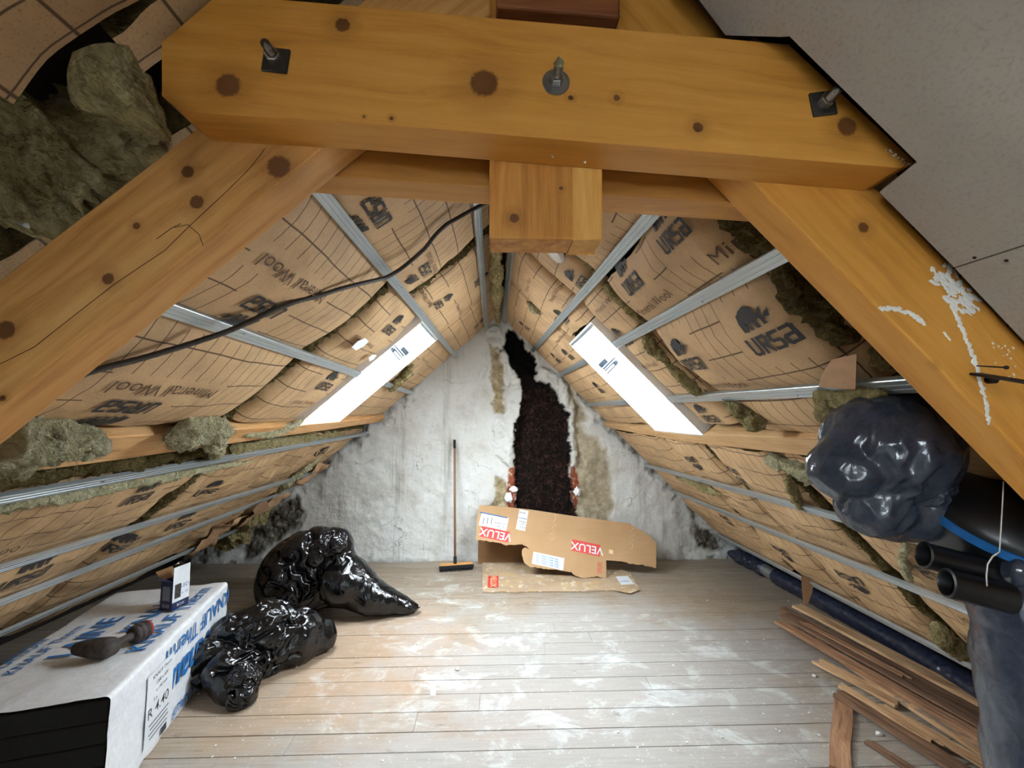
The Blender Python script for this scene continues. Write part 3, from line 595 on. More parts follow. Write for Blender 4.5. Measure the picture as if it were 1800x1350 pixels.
# left slope, below the purlin
A_['L6'] = Sheet(SL, .84, 2.30, 2.06, 3.62, 6, bulge=.03, wr=.012, fold=.006).build('creased brown paper panel low on the left slope nearest the viewer', [LG(SL, 60, 1005, 0, .07), LG(SL, 250, 865, 0, .055), (3.25, 1.7, 0)], [(2.5, 1.5, 0, MW)], mat='kraft2')
A_['L7'] = Sheet(SL, 2.36, 3.25, 2.06, 3.62, 7, bulge=.03, wr=.014, fold=.009).build('crumpled brown paper panel in the middle of the lower left slope', [LG(SL, 372, 860, 0, .055), LG(SL, 220, 965, 0, .06), (2.78, 2.75, 0, .06)], [], mat='kraft2')
A_['L8'] = Sheet(SL, 3.30, 4.58, 2.0, 3.50, 8, bulge=.02, wr=.018, fold=.014, base=-.03).build('torn crumpled brown paper panel low on the left slope beside the gable wall', [(2.25, 3.9, 20, .05)], [], mat='kraft2')
# right slope, above the purlin
A_['R1'] = Sheet(SR, 1.05, 1.90, .05, .67, 11, bulge=.04).build('brown paper panel high on the right slope beside the hanging post', [(.22, 1.5, 0, .06), LG(SR, 1100, 490, 0, .062) if False else (.45, 1.25, 0, .055)], [(.55, 1.6, 0, MW)])
A_['R2'] = Sheet(SR, 1.055, 1.895, .70, 1.68, 12, bulge=.06, wr=.008).build('bulging brown paper panel with three animal logos on the right slope', [LG(SR, 1100, 487, 0), LG(SR, 1213, 622, 0), (1.19, 1.19, 0, .062), (.75, 1.20, 0, .056)], [TX(SR, 1146, 536, 0), TX(SR, 1283, 438, 0, 'Mineral', h=.07), TX(SR, 1272, 676, 0)])
A_['R3'] = Sheet(SR, 1.93, 2.34, .05, 1.68, 13, bulge=.03).build('narrow brown paper panel right of the ridge, just left of the right skylight', [LG(SR, 1010, 495, 0, .05), LG(SR, 1090, 597, 0, .05), (1.58, 2.12, 0, .05)], [TX(SR, 1058, 540, 0, h=.045), TX(SR, 1135, 645, 0, h=.05), (1.45, 2.1, 0, MW, .05)])
A_['R4'] = Sheet(SR, 2.38, 3.12, .05, .77, 14, bulge=.03).build('brown paper panel above the right skylight', [(.62, 2.75, 0, .05)], [(.3, 2.7, 0, MW, .05), (.5, 2.5, 0, MW, .05)])
A_['R5'] = Sheet(SR, 3.15, 4.60, .05, 1.70, 15, bulge=.02, wr=.012).build('wrinkled brown paper panel between the right skylight and the sooty gable wall', [LG(SR, 990, 572, 0, .05), LG(SR, 975, 632, 0, .05), (1.25, 3.5, 0, .05), (.35, 3.9, 0, .05), (.85, 3.45, 0, .05)], [(.7, 3.3, 0, MW, .05)])
A_['R6'] = Sheet(SR, .70, .955, .62, 2.0, 16, bulge=.02).build('strip of brown paper behind the right rafter', [(1.0, .82, 0, .05)], [])
# right slope, below the purlin
A_['R7'] = Sheet(SR, 3.30, 4.58, 1.86, 3.42, 17, bulge=.02, wr=.012, fold=.004).build('brown paper panel low on the right slope against the gable wall', [LG(SR, 1188, 795, 180, .05), (2.9, 3.6, 180, .05)], [(2.6, 3.7, 180, MW, .05)])
A_['R8'] = Sheet(SR, 2.66, 3.26, 1.86, 3.42, 18, bulge=.025, wr=.012, fold=.004).build('brown paper panel low on the right slope below the far part of the purlin', [(2.06, 2.95, 180, .05), (2.98, 2.95, 180, .055)], [(2.45, 2.9, 180, MW, .05)])
A_['R9'] = Sheet(SR, 1.95, 2.62, 1.86, 3.42, 19, bulge=.03, wr=.012, fold=.005).build('brown paper panel with torn wool edge in the middle of the lower right slope', [LG(SR, 1290, 838, 180, .055), (2.9, 2.3, 180, .055)], [(2.5, 2.2, 180, MW)])
A_['R10'] = Sheet(SR, .84, 1.91, 1.86, 3.42, 20, bulge=.03, wr=.01, fold=.004).build('brown paper panel low on the right slope behind the grey bag and black ducts', [(2.5, 1.55, 180), (2.98, 1.7, 180), (2.2, 1.3, 180)], [(2.75, 1.5, 180, MW)])
# near-left paper above the open cavity
A_['N1'] = Sheet(SL, .606, .675, .30, .82, 31, bulge=.0, base=.0, tuck=.008).build('strip of dark brown paper at the top left beside the tie beam', [], [], mat='kraft2')
A_['N2'] = Sheet(SL, -.75, .600, .10, .985, 30, bulge=.02, base=.0, tuck=.01).build('dim brown paper insulation in the upper left corner nearest the viewer', [(.4, .1, 180)], [], mat='kraft2')
# ================================================================ METAL RAILS
def rail(S, k, y0, y1, label, base=0.):
    pts = RAILS[S.side][k]; sa, sb = srail(S, y0, pts), srail(S, y1, pts); a, b = S.p(sa, y0, base), S.p(sb, y1, base)
    fr = rows(b-a, S.n, a); L = np.linalg.norm(b-a)
    prof = [(-.0235, 0), (-.0235, .016), (-.0215, .018), (-.010, .018), (-.009, .0155), (-.006, .0155), (-.005, .018), (.005, .018), (.006, .0155), (.009, .0155), (.010, .018), (.0215, .018), (.0235, .016), (.0235, 0), (.0225, 0), (.0225, .015), (-.0225, .015), (-.0225, 0)]
    V = [(x, u, v) for x in (0, L) for u, v in prof]; n = len(prof); Fs = [(i, (i+1) % n, (i+1) % n+n, i+n) for i in range(n)]
    V += [(0, -.0235, 0), (0, .0235, 0)]
    o = mk('metal_rail', V[:2*n], Fs, M['galv'], frame=fr, local=True, smooth=False); tagit(o, label, 'metal rail', 'galvanised rails running along the roof slopes')
    for q in (.31, .62):
        c = np.array([L*q, .011, .018]); g = G().cyl(c, c+[0, 0, .0022], .004, 8); mk('screw', np.vstack(g.V), g.F, M['steel'], o, frame=fr, local=True, smooth=False)
    return o
rail(SR, 0, 1.2, 4.63, 'galvanised rail just right of the ridge'); rail(SL, 0, 1.2, 4.63, 'galvanised rail just left of the ridge, beside the hanging post')
rail(SR, 1, .88, 4.62, 'galvanised rail passing above the right skylight'); rail(SL, 1, .88, 4.62, 'galvanised rail passing along the top of the left skylight')
rail(SR, 2, .88, 2.353, 'galvanised rail ending at the near side of the right skylight, upper one'); rail(SR, 2, 3.13, 4.62, 'short galvanised rail from the right skylight to the wall, upper one')
rail(SR, 3, .88, 2.353, 'galvanised rail under the paper flap ending at the right skylight'); rail(SR, 3, 3.13, 4.62, 'short galvanised rail from the right skylight to the wall, lower one')
rail(SL, 2, .88, 2.742, 'galvanised rail under the cable ending at the left skylight'); rail(SL, 2, 3.408, 4.60, 'short galvanised rail from the left skylight to the gable wall')
rail(SL, 3, .3, 4.58, 'shiny galvanised rail directly below the left purlin', .012); rail(SL, 4, .3, 4.4, 'galvanised rail across the middle of the lower left slope', .006)
rail(SL, 5, .3, 4.3, 'dusty galvanised rail low on the left slope, second from the floor', .006); rail(SL, 6, .3, 4.2, 'lowest galvanised rail on the left slope', .006)
rail(SR, 4, .9, 4.55, 'galvanised rail below the right purlin, passing behind the grey bag', .006); rail(SR, 5, .9, 4.5, 'galvanised rail across the middle of the lower right slope', .006); rail(SR, 6, .9, 4.4, 'lowest galvanised rail on the right slope above the floor duct', .006)
# ================================================================ TIMBER
def beam(name, front, y0, th, mat, xdir, label, cat, edge=.004):
    """front = outline in the plane y = y0 as world (x, z); grain along xdir"""
    P = np.array([(x, y0, z) for x, z in front]); c = P.mean(0); fr = rows((xdir[0], 0, xdir[1]), (0, -1, 0), c)
    g = G().prism(P, (0, th, 0)); o = mk(name, np.vstack(g.V), g.F, mat, frame=fr, smooth=False)
    bm = bmesh.new(); bm.from_mesh(o.data); bmesh.ops.recalc_face_normals(bm, faces=bm.faces); bm.to_mesh(o.data); bm.free()
    if edge: bev(o, edge, 2, 30)
    tagit(o, label, cat); return o, fr
def KN(fr, y, lst): 
    inv = fr.inverted(); out = []
    for px, py, rp in lst:
        q = inv @ Vector(hy(px, py, y)); out.append((q.x, q.y, q.z, rp/F*y))
    return out
def xz(pts, y): return [(hy(px, py, y)[0], hy(px, py, y)[2]) for px, py in pts]
def frame_for(front, y0, xdir): P = np.array([(x, y0, z) for x, z in front]); return rows((xdir[0], 0, xdir[1]), (0, -1, 0), P.mean(0))
fp = xz([(284, 75), (284, 168), (320, 197), (600, 213), (1200, 263), (1583, 295), (1609, 285), (1387, 78), (1200, 61), (600, 8), (383, -10)], .63); xd = (1, -.084)
fr = frame_for(fp, .63, xd)
tie, frt = beam('tie_beam', fp, .63, .07, wood('tie_beam_pine', WLO, WMD, WHI, KN(fr, .63, [(401, 150, 18), (602, 44, 11), (851, 146, 21), (1227, 224, 8), (1489, 222, 15), (640, 205, 2), (688, 208, 3), (1084, 172, 5), (1003, 172, 4)]), 1), xd, 'thick honey-coloured horizontal timber tie beam bolted across the top of the view', 'beam')
rp_ = xz([(480, 303), (1420, 366)], .78); rp = rp_+[(rp_[1][0]-.05, rp_[1][1]+.2), (rp_[0][0]+.05, rp_[0][1]+.2)]
beam('tie_beam', rp, .78, .07, wood('rear_tie_pine', WLO, lin(186, 132, 66), WHI, [(-.16, .09, -.02, .006), (.3, .09, .02, .006)], 5), (1, -.067), 'second timber tie beam seen just behind and below the bolted one', 'beam')
def rafter(u, l, y0, yl, th, x0, x1, mat, label):
    a, b = np.array(xz(u, y0)); c, d = np.array(xz(l, yl)); U = lambda x: (x, a[1]+(b[1]-a[1])/(b[0]-a[0])*(x-a[0])); Lw = lambda x: (x, c[1]+(d[1]-c[1])/(d[0]-c[0])*(x-c[0]))
    front = [U(x0), U(x1), Lw(x1), Lw(x0)]; dr = np.array(U(x1))-np.array(U(x0))
    if dr[0] < 0: dr = -dr
    return front, tuple(dr)
front, dr = rafter([(1545, 335), (1800, 600)], [(1320, 385), (1800, 872)], .70, .765, .075, .02, 2.1, None, None); fr = frame_for(front, .70, dr)
rafR, _ = beam('rafter', front, .70, .075, wood('right_rafter_pine', WLO, WMD, WHI, KN(fr, .70, [(1518, 400, 8), (1640, 648, 5), (1700, 780, 6)]), 11, stains=((.8, 2.6, 1), 2.6, .72)), dr, 'right diagonal timber rafter with white plaster smears', 'beam')
front, dr = rafter([(320, 245), (0, 490)], [(330, 450), (37, 683)], .70, .70, .075, -.02, -2.2, None, None); fr = frame_for(front, .70, dr)
rafL, _ = beam('rafter', front, .70, .075, wood('left_rafter_pine', lin(166, 112, 52), lin(200, 144, 78), lin(212, 162, 98), KN(fr, .70, [(490, 293, 17), (330, 302, 9), (346, 355, 10), (240, 397, 5), (10, 580, 13), (190, 490, 8), (5, 700, 4)]), 15), dr, 'left diagonal timber rafter with long cracks and knots', 'beam')
# long drying cracks in the left rafter
inv = WM[rafL.name].inverted(); g = G()
for pts in ([(465, 262), (440, 295), (400, 335), (330, 400), (290, 440), (200, 500), (60, 610), (0, 640)], [(305, 400), (330, 395), (350, 412), (357, 432)], [(275, 420), (300, 402), (318, 393)]):
    P = [hy(px, py, .6992) for px, py in pts]; g.tube(P, .0006, 4)
mk('drying_crack', np.vstack(g.V), g.F, M['rust'], rafL, smooth=False)
# plaster smears on the right rafter: thin dried daubs
g = G(); r2 = random.Random(4)
def daub(px, py, rx, ry, rot=0, y=.6995):
    c = hy(px, py, y); n = 11; P = []
    for i in range(n):
        a = 2*math.pi*i/n; r = r2.uniform(.55, 1.15); u, v = math.cos(a)*rx*r/F*.7, math.sin(a)*ry*r/F*.7; P.append(c+np.array([u*math.cos(rot)-v*math.sin(rot), 0, u*math.sin(rot)+v*math.cos(rot)]))
    g.add(np.vstack([[c+np.array([0, -.0012, 0])], P]), [(0, i+1, (i+1) % n+1) for i in range(n)])
for k in range(70):
    t = r2.random(); daub(1650+t*58+r2.gauss(0, 10), 480+t*64+r2.gauss(0, 9), r2.uniform(4, 13), r2.uniform(3, 8), -.8+r2.uniform(-.4, .4))
for k in range(22): t = k/21; daub(1548+t*74, 543+math.sin(t*3)*-9+t*24+r2.uniform(-2.5, 2.5), r2.uniform(4, 9), r2.uniform(2.5, 5.5), -.3+r2.uniform(-.5, .5))
for k in range(58): t = k/57; daub(1672+t*66+r2.uniform(-2.5, 2.5)+10*math.sin(t*3), 535+t*210, 4.2-1.5*abs(t-.5)+r2.uniform(-1.5, 2), r2.uniform(4, 8), -.1+r2.uniform(-.4, .4))
for k in range(16): daub(r2.uniform(1745, 1790), r2.uniform(590, 665), r2.uniform(1, 4), r2.uniform(1, 3), -.8)
for k in range(6): daub(1660+k*2, 585+k*2.5, 3, 2.5)
mk('plaster_smear', np.vstack(g.V), g.F, M['whitepl'], rafR, smooth=False)['kind'] = 'stuff'
g = G()
for k in range(16): t = k/15; daub(1560+t*40+r2.uniform(-3, 3), 262+t*28+r2.uniform(-2, 2), r2.uniform(1, 4), r2.uniform(1, 3), -.8, .6295)
mk('plaster_smear', np.vstack(g.V), g.F, M['whitepl'], tie, smooth=False)['kind'] = 'stuff'
pf = xz([(860, -160), (1058, -160), (1058, 421), (860, 419)], .70); frp = frame_for(pf, .70, (0, 1))
PM_ = pf; pf = xz([(860, -160), (1008, -160), (1008, 420.5), (860, 419)], .70)
post, _ = beam('king_post', pf, .701, .066, wood('post_pine', lin(150, 92, 30), lin(190, 128, 56), lin(212, 156, 82), KN(frp, .70, [(930, 383, 7), (1012, 330, 3)]), 21), (0, 1), 'short square post end hanging from the middle of the tie beam', 'beam')
pg = G().prism([(x, .701, z) for x, z in xz([(1008.3, -160), (1058, -160), (1058, 421), (1008.3, 420.5)], .70)], (0, .066, 0)); bev(mk('pale_lamella', np.vstack(pg.V), pg.F, wood('pale_lamella_pine', WMD, WHI, lin(226, 180, 104), (), 27), post, frame=WM[post.name], smooth=False), .002)
bf = xz([(872, -200), (1086, -200), (1086, 45), (872, 25)], .66)
beam('timber_block', bf, .645, .054, wood('reddish_block', lin(84, 44, 20), lin(116, 64, 32), lin(140, 84, 46), (), 25), (1, 0), 'dark reddish timber block standing on top of the tie beam', 'timber block')
def purlin(S, pts, th, mat, label):
    """pts = (y, s_top, s_bottom)"""
    V = []
    for y, a, b in pts: V += [S.p(a, y, -.14), S.p(a, y, .012), S.p(b, y, .012+th), S.p(b, y, -.14)]
    n = len(pts); Fs = [(i*4+j, i*4+(j+1) % 4, (i+1)*4+(j+1) % 4, (i+1)*4+j) for i in range(n-1) for j in range(4)]+[(0, 1, 2, 3), tuple((n-1)*4+j for j in (3, 2, 1, 0))]
    fr = rows((0, 1, 0), S.n, V[1]); o = mk('purlin', V, Fs, mat, frame=fr, smooth=False); bm = bmesh.new(); bm.from_mesh(o.data); bmesh.ops.recalc_face_normals(bm, faces=bm.faces); bm.to_mesh(o.data); bm.free()
    bev(o, .005, 2, 30); tagit(o, label, 'beam'); return o
purlin(SL, [(.80, 1.84, 1.99), (1.5, 1.83, 1.98), (2.7, 1.82, 1.93), (3.45, 1.80, 1.90), (4.62, 1.76, 1.84)], .0, wood('left_purlin_pine', lin(160, 112, 60), lin(204, 154, 98), lin(216, 172, 120), (), 31), 'pale timber purlin along the left slope under the skylight')
purlin(SR, [(.80, 1.68, 1.80), (1.5, 1.695, 1.805), (2.8, 1.76, 1.84), (4.62, 1.72, 1.79)], .0, wood('right_purlin_pine', lin(168, 126, 80), lin(196, 156, 108), lin(206, 170, 124), (), 35), 'timber purlin along the right slope under the skylight')
# bolts
def bolt(px, py, square, rot, tip, label):
    c = hy(px, py, .63); e = empty('bolt', c, None, None); e.parent = tie; e.matrix_basis = WM[tie.name].inverted() @ WM[e.name]
    R = Matrix.Rotation(rot, 3, 'Y'); R = np.array(R)
    if square: bev(G().box(c-[0, .002, 0], (.0215, .002, .0215), R).build('washer', M['dsteel'], e, smooth=False), .002)
    else: G().cyl(c, c-[0, .003, 0], .023, 32).build('washer', M['steel'], e, sharp=40)
    g = G(); g.tube([c-[0, .003, 0], c-[0, .016, 0]], .0125, 6); bev(g.build('nut', M['steel'], e, smooth=False), .0012)
    g = G(); N = 40; L = .018
    for i in range(1): g.tube([c-[0, .016+L*k/N, 0] for k in range(N+1)], [.0068+.0006*math.sin(k*1.9) for k in range(N+1)], 14)
    g.build('threaded_rod', M['steel'], e)
    if not square:
        g = G(); V, Fs = ICO[3]; q = c-[0, .034, -.003]; g.add(V*[.007, .006, .009]*(1+fbm(V, 2, 3, 2)[:, None]*.25)+q, Fs); g.build('foam_blob', M['woolpale'], e)
bolt(486, 108, True, .1, 0, ''); bolt(977, 146, False, 0, 0, ''); bolt(1445, 184, True, -.15, 0, '')
for px, py in ((972, 275), (1028, 285), (531, 240)):
    q = hit(px, py, hy(600, 213, .63), np.cross(np.array(hy(1200, 263, .63))-hy(600, 213, .63), (0, 1, 0))); G().cyl(q+[0, 0, .004], q-[0, 0, .0015], .0024, 10).build('nail_head', M['whitepl'], tie)
# ================================================================ PLASTERBOARD near right
def board(S, poly, label, off=.012, th=.0125, name='plasterboard'):
    P = np.array([S.p(s_, y, off) for s_, y in poly]); g = G().prism(P, S.n*th); o = mk(name, np.vstack(g.V), g.F, M['pboard'], frame=rows(S.y, S.n, P.mean(0)), smooth=False)
    bm = bmesh.new(); bm.from_mesh(o.data); bmesh.ops.recalc_face_normals(bm, faces=bm.faces); bm.to_mesh(o.data); bm.free(); tagit(o, label, 'plasterboard'); return o
bq = [SR.hit(px, py, .0245) for px, py in [(1225, -5), (1275, 62), (1368, 72), (1388, 64), (1612, 285), (1546, 338), (1677, 470), (1800, 600)]]
jt = (bq[6][0]+SR.hit(1800, 433, .0245)[0])/2
b1 = board(SR, [(.05, bq[0][1]), bq[0], bq[1], (bq[2][0], .60), bq[3], bq[4], bq[5], (jt-.0015, bq[6][1]), (jt-.0015, -2.1), (.05, -2.1)], 'upper grey plasterboard sheet at the top right, cut around the tie beam end')
b2 = board(SR, [(jt+.0015, bq[6][1]), bq[7], (2.4, bq[7][1]+.01), (3.7, bq[7][1]+.01), (3.7, -2.1), (jt+.0015, -2.1)], 'lower grey plasterboard sheet beside the right rafter, below the joint')
for px, py in ((1769, 458), (1713, 453)):
    q = hit(px, py, SR.p(0, 0, .0245), SR.n); G().cyl(q-SR.n*.001, q+SR.n*.0004, .0028, 10).build('screw_head', M['rust'], b2 if px > 1750 else b1)
# lining behind the viewer on the left, closes the room
o = board(SL, [(.05, -.78), (.69, -.78), (.69, -1.52), (1.71, -1.52), (1.71, -.78), (3.6, -.78), (3.6, -2.1), (.05, -2.1)], 'grey plasterboard lining behind the viewer on the left', name='plasterboard')
# ================================================================ MINERAL WOOL
def fit(c, R=None): pass
def finish(o, label, cat, group=None, kind=None): return tagit(o, label, cat, group, kind)
WG = 'loose tufts of mineral wool on the roof slopes'
def fibres(g, c, ax, n, L, seed, m=1, r=.0011):
    rr = np.random.RandomState(seed)
    for k in range(n):
        d = rr.randn(3); d /= np.linalg.norm(d); p = c+d@np.array(ax)*.93; t = np.cross(d, rr.randn(3)); t /= np.linalg.norm(t)+1e-6; q = d*.5+t; q /= np.linalg.norm(q); l = L*rr.uniform(.4, 1.2)
        g.tube([p, p+q*l*.5+rr.randn(3)*l*.1, p+q*l+rr.randn(3)*l*.2-np.array([0, 0, l*.2])], [r, r*.8, r*.3], 3, m)
def tuft(c, ax, label, mat='wool', seed=0, amp=.35, sub=5, group=WG, fib=14):
    V, Fs = ICO[sub]; ax = np.array(ax, float); n = fbm(V*[1, 1, 1], 1.8, seed, 4)*amp+ridge(V*[1, 1, 3], 4.5, seed+3, 3)*.1+fbm(V, 22, seed+6, 2)*.035
    P = (V*(1+n)[:, None])@ax+np.array(c); g = G(); g.add(P, Fs); 
    o = g.build('mineral_wool_tuft', [M[mat]]); return finish(o, label, 'insulation', group)
def strand(pts, r, label, mat='wool', seed=0, k=28, flat=1., nrm=None, group=WG):
    """ragged roll of wool following a path"""
    P = np.array(pts, float); L = np.r_[0, np.cumsum(np.linalg.norm(np.diff(P, axis=0), axis=1))]; n = max(14, int(L[-1]/.008)); t = np.linspace(0, L[-1], n)
    Q = np.stack([np.interp(t, L, P[:, i]) for i in range(3)], 1); rr = np.interp(t, L, np.broadcast_to(np.asarray(r, float), (len(P),)))
    e = np.minimum(t, L[-1]-t)/max(rr.mean(), .01); rr = rr*np.clip(e, 0, 1)**.5+.001; g = G(); g.tube(Q, rr, k); V = g.V[0]; ax = np.repeat(Q, k, 0); d = V-ax; ln = np.linalg.norm(d, axis=1)[:, None]
    th_ = np.tile(np.arange(k)/k*math.tau, len(Q)); lp = np.stack([np.cos(th_)*2.2, np.sin(th_)*2.2, np.repeat(t, k)*5], 1)+fbm(V, 8, seed+40, 2)[:, None]*.25; lay_ = ridge(lp, 2.4, seed+41, 4)*.26-.18
    nn = (lay_+fbm(V, 10, seed, 4)*.5+ridge(V, 22, seed+4, 3)*.24-.1+fbm(V, 80, seed+9, 3)*.22)[:, None]; V2 = ax+d*(1+nn)
    if nrm is not None and flat != 1: nv = np.asarray(nrm, float); V2 = V2+((V2-ax)@nv)[:, None]*nv*(flat-1)
    g2 = G(); g2.add(V2, g.F); rs = np.random.RandomState(seed+100); nf = int(min(900, L[-1]*rr.mean()/.000032)) if Q[:, 1].mean() > 1.05 else 0; tg = np.gradient(Q, axis=0); tg /= np.linalg.norm(tg, axis=1)[:, None]+1e-9
    for i in range(nf):
        a = rs.randint(len(V2)); p = V2[a]; nrm_ = (p-ax[a])/(np.linalg.norm(p-ax[a])+1e-9); l = rs.uniform(.3, 1.)*min(.05, rr.mean()*1.3); u = tg[a//k]*rs.normal(0, 1)+np.cross(tg[a//k], nrm_)*rs.normal(0, .8)+nrm_*rs.uniform(-.05, .22); u /= np.linalg.norm(u)+1e-9
        c1 = rs.randn(3)*l*.18; w_ = .0004 if rr.mean() > .05 or Q[0][1] < 1 else .0007; q0 = p-nrm_*.001; g2.tube([q0, q0+u*l*.4+c1, q0+u*l*.8+c1*1.6-nrm_*l*.12], [w_, w_, w_*.3], 3, 0, False)
    o = mk('mineral_wool_strip', np.vstack(g2.V), g2.F, M[mat]); return finish(o, label, 'insulation', group)
def on(S, pts, off=0.): return [S.p(*S.hit(px, py, off), off) for px, py in pts]
def sp(S, y, sa, sb, off, n=7): return [S.p(sa+(sb-sa)*k/(n-1), y+.008*math.sin(k*2.1), off) for k in range(n)]
strand(on(SL, [(-60, 800), (20, 790), (90, 782), (150, 782), (188, 790)], .05), [.05, .062, .055, .045, .03], 'largest clump of pale wool lying over the left purlin beside the rafter', 'woolpale', 1, 26)
strand(on(SL, [(285, 772), (330, 762), (375, 757), (405, 752)], .045), [.03, .052, .05, .03], 'pale fluffy clump on the left purlin halfway to the skylight', 'woolpale', 2, 26)
strand(on(SL, [(372, 770), (384, 792), (372, 808)], .03), [.03, .028, .012], 'small tail of wool hanging off the left purlin over the rail', 'woolpale', 3)
strand(on(SL, [(430, 765), (480, 762), (512, 750), (535, 738)], .015), [.012, .022, .02, .01], 'thin wool fringe at the lower corner of the left skylight', 'woolpale', 4)
strand([hy(px, py, y) for px, py, y in [(128, 92, .50), (175, 130, .52), (225, 175, .55), (270, 215, .58), (300, 248, .61)]], [.022, .030, .028, .022, .012], 'pale folded roll of wool hanging at the left end of the tie beam', 'wool', 5, 30)
strand(on(SL, [(175, 150), (195, 205), (185, 270), (130, 310), (60, 330), (-40, 360)], -.08), [.04, .05, .07, .08, .08, .08], 'dark mass of wool in the open cavity at the upper left', 'wool', 6, 30)
strand(on(SL, [(-40, 260), (40, 245), (110, 225), (150, 200)], -.09), [.07, .07, .05, .02], 'upper fold of wool in the open cavity at the upper left', 'wool', 16, 30)
strand([SL.p(2.045, y, -.03) for y in (.8, 1.3, 1.8, 2.3)], .035, 'greenish wool squeezed between the left purlin and the shiny rail', 'wooldark', 7, 18)
strand([SL.p(2.045, y, -.02) for y in (2.35, 2.9, 3.4, 4.0)], .03, 'far strip of wool under the left purlin towards the gable wall', 'wool', 8, 16)
strand([SL.p(2.165, y, .012) for y in (.8, 1.2, 1.6, 2.0, 2.35, 2.7)], [.03, .03, .02, .03, .014, .01], 'ragged pale wool edge below the shiny left rail', 'woolpale', 9, 14)
strand(on(SL, [(684, 688), (700, 672), (716, 655), (726, 640)], .02), [.02, .04, .035, .015], 'yellow-green clump sticking out right of the left skylight', 'wool', 10, 22)
strand(sp(SL, 2.03, .74, 1.80, -.06), .032, 'dark wool in the long seam left of the left skylight', 'wooldark', 11); strand(sp(SL, 2.325, .0, .68, -.055), .03, 'dark wool in the seam high on the left slope near the ridge', 'wooldark', 12)
strand(sp(SL, 2.33, 2.15, 2.75, -.045), .035, 'brown wool showing in the gash between the two lower left panels', 'wooldark', 13)
strand(sp(SR, 1.915, .12, .66, -.05), .018, 'thin wool line in the seam between the ridge and the upper right rail', 'wool', 14)
strand(sp(SR, 1.915, .70, 1.02, -.03), .018, 'wool squeezed out of the seam above the right skylight rail', 'wool', 15)
strand([SR.p(s_, y, o_) for s_, y, o_ in [(1.03, 1.93, .0), (1.10, 1.99, .01), (1.18, 1.95, .02), (1.3, 1.93, .03), (1.43, 1.93, .02)]], [.014, .024, .022, .02, .012], 'pale twisted roll of wool beside the right skylight', 'wool', 17, 22)
strand(sp(SR, 1.0, .72, 1.05, -.035), .036, 'dark wool in the gap behind the upper end of the right rafter', 'wooldark', 18, 24)
strand([SR.p(s_, y, .0) for s_, y in [(1.03, .98), (1.12, 1.01), (1.22, 1.015), (1.32, .99)]], [.03, .046, .044, .02], 'thick brown wool bulging from the split paper behind the right rafter', 'wooldark', 19, 26)
strand([SR.p(s_, y, .0) for s_, y in [(1.33, .93), (1.38, .95), (1.43, .93)]], [.02, .04, .02], 'small dark wool bulge beside the hanging paper flap', 'wooldark', 20, 22)
strand(on(SR, [(1430, 700), (1470, 705), (1510, 700), (1560, 692)], .03), [.018, .026, .02, .012], 'pale wool hanging below the rail above the grey bag', 'wool', 21); strand(on(SR, [(1452, 705), (1448, 725), (1440, 740)], .05), [.02, .016, .006], 'short drooping wisp of wool left of the grey bag', 'wool', 22)
strand(on(SR, [(1268, 706), (1300, 720), (1330, 742), (1345, 755)], .03), [.012, .026, .03, .012], 'green-brown wool tangle between the lower rail and the right purlin', 'wool', 23)
strand(on(SR, [(1345, 805), (1380, 818), (1415, 832), (1440, 845)], .02), [.014, .03, .036, .03], 'pale rolled wool directly under the right purlin left of the grey bag', 'woolpale', 24); strand(on(SR, [(1560, 845), (1640, 862), (1720, 870), (1800, 880)], -.02), .035, 'pale wool under the purlin behind the grey bag', 'wool', 25)
strand(on(SR, [(1188, 838), (1220, 850), (1250, 862), (1268, 870)], .02), [.01, .026, .026, .008], 'yellow wool patch under the second lower rail near the gable', 'wool', 26)
strand(on(SR, [(1380, 838), (1395, 860), (1400, 880), (1412, 896)], .02), [.012, .024, .02, .01], 'torn wool wisp below the purlin next to the grey bag', 'wool', 27)
strand(sp(SR, 2.64, 1.9, 3.35, -.065, 12), .022, 'wool line in the seam across the lower right slope, middle', 'wooldark', 28); strand(sp(SR, 3.28, 1.9, 3.4, -.065, 12), .02, 'wool line in the seam across the lower right slope, nearest the gable', 'wooldark', 29)
strand(sp(SR, 1.93, 1.9, 3.4, -.03, 12), [.02, .022, .02, .02, .02, .024, .026, .03, .03, .04, .04, .02], 'wide ragged wool seam on the lower right slope nearest the viewer', 'wooldark', 30, 22)
strand([SR.p(2.9, 1.86, .02), SR.p(2.98, 1.88, .04), SR.p(3.1, 1.90, .035), SR.p(3.2, 1.93, .02)], [.012, .03, .03, .012], 'torn wool and paper poking from the near seam low on the right', 'wool', 31)
strand(on(SR, [(1592, 958), (1588, 985), (1594, 1010), (1604, 1024)], .03), [.012, .014, .011, .006], 'thin yellow wisp hanging beside the black duct ends', 'woolpale', 32, 12)
strand([(-.03, y, 2.64-.02*math.sin(y*5)) for y in (2.0, 2.5, 3.0, 3.5, 4.2)], [.018, .03, .034, .03, .02], 'pale wool packed along the ridge above the gable wall', 'wool', 33)
strand([SR.p(.30, 3.16, .0), SR.p(.38, 3.14, .01), SR.p(.46, 3.16, .0)], [.01, .03, .01], 'small wool puff between ridge and right skylight', 'woolpale', 34)
strand([SL.p(3.0, 4.15, .0), SL.p(3.25, 4.1, .02), SL.p(3.5, 4.15, .0), SL.p(3.75, 4.2, .0)], [.04, .09, .10, .06], 'heap of yellow wool in the low corner by the gable wall', 'wool', 35, 26)
strand([SL.p(2.35, 4.05, .0), SL.p(2.5, 3.95, .02), SL.p(2.75, 3.95, .015), SL.p(2.95, 4.1, .0)], [.01, .02, .03, .01], 'hanging shred of wool on the lower left slope near the gable', 'woolpale', 36, 14)
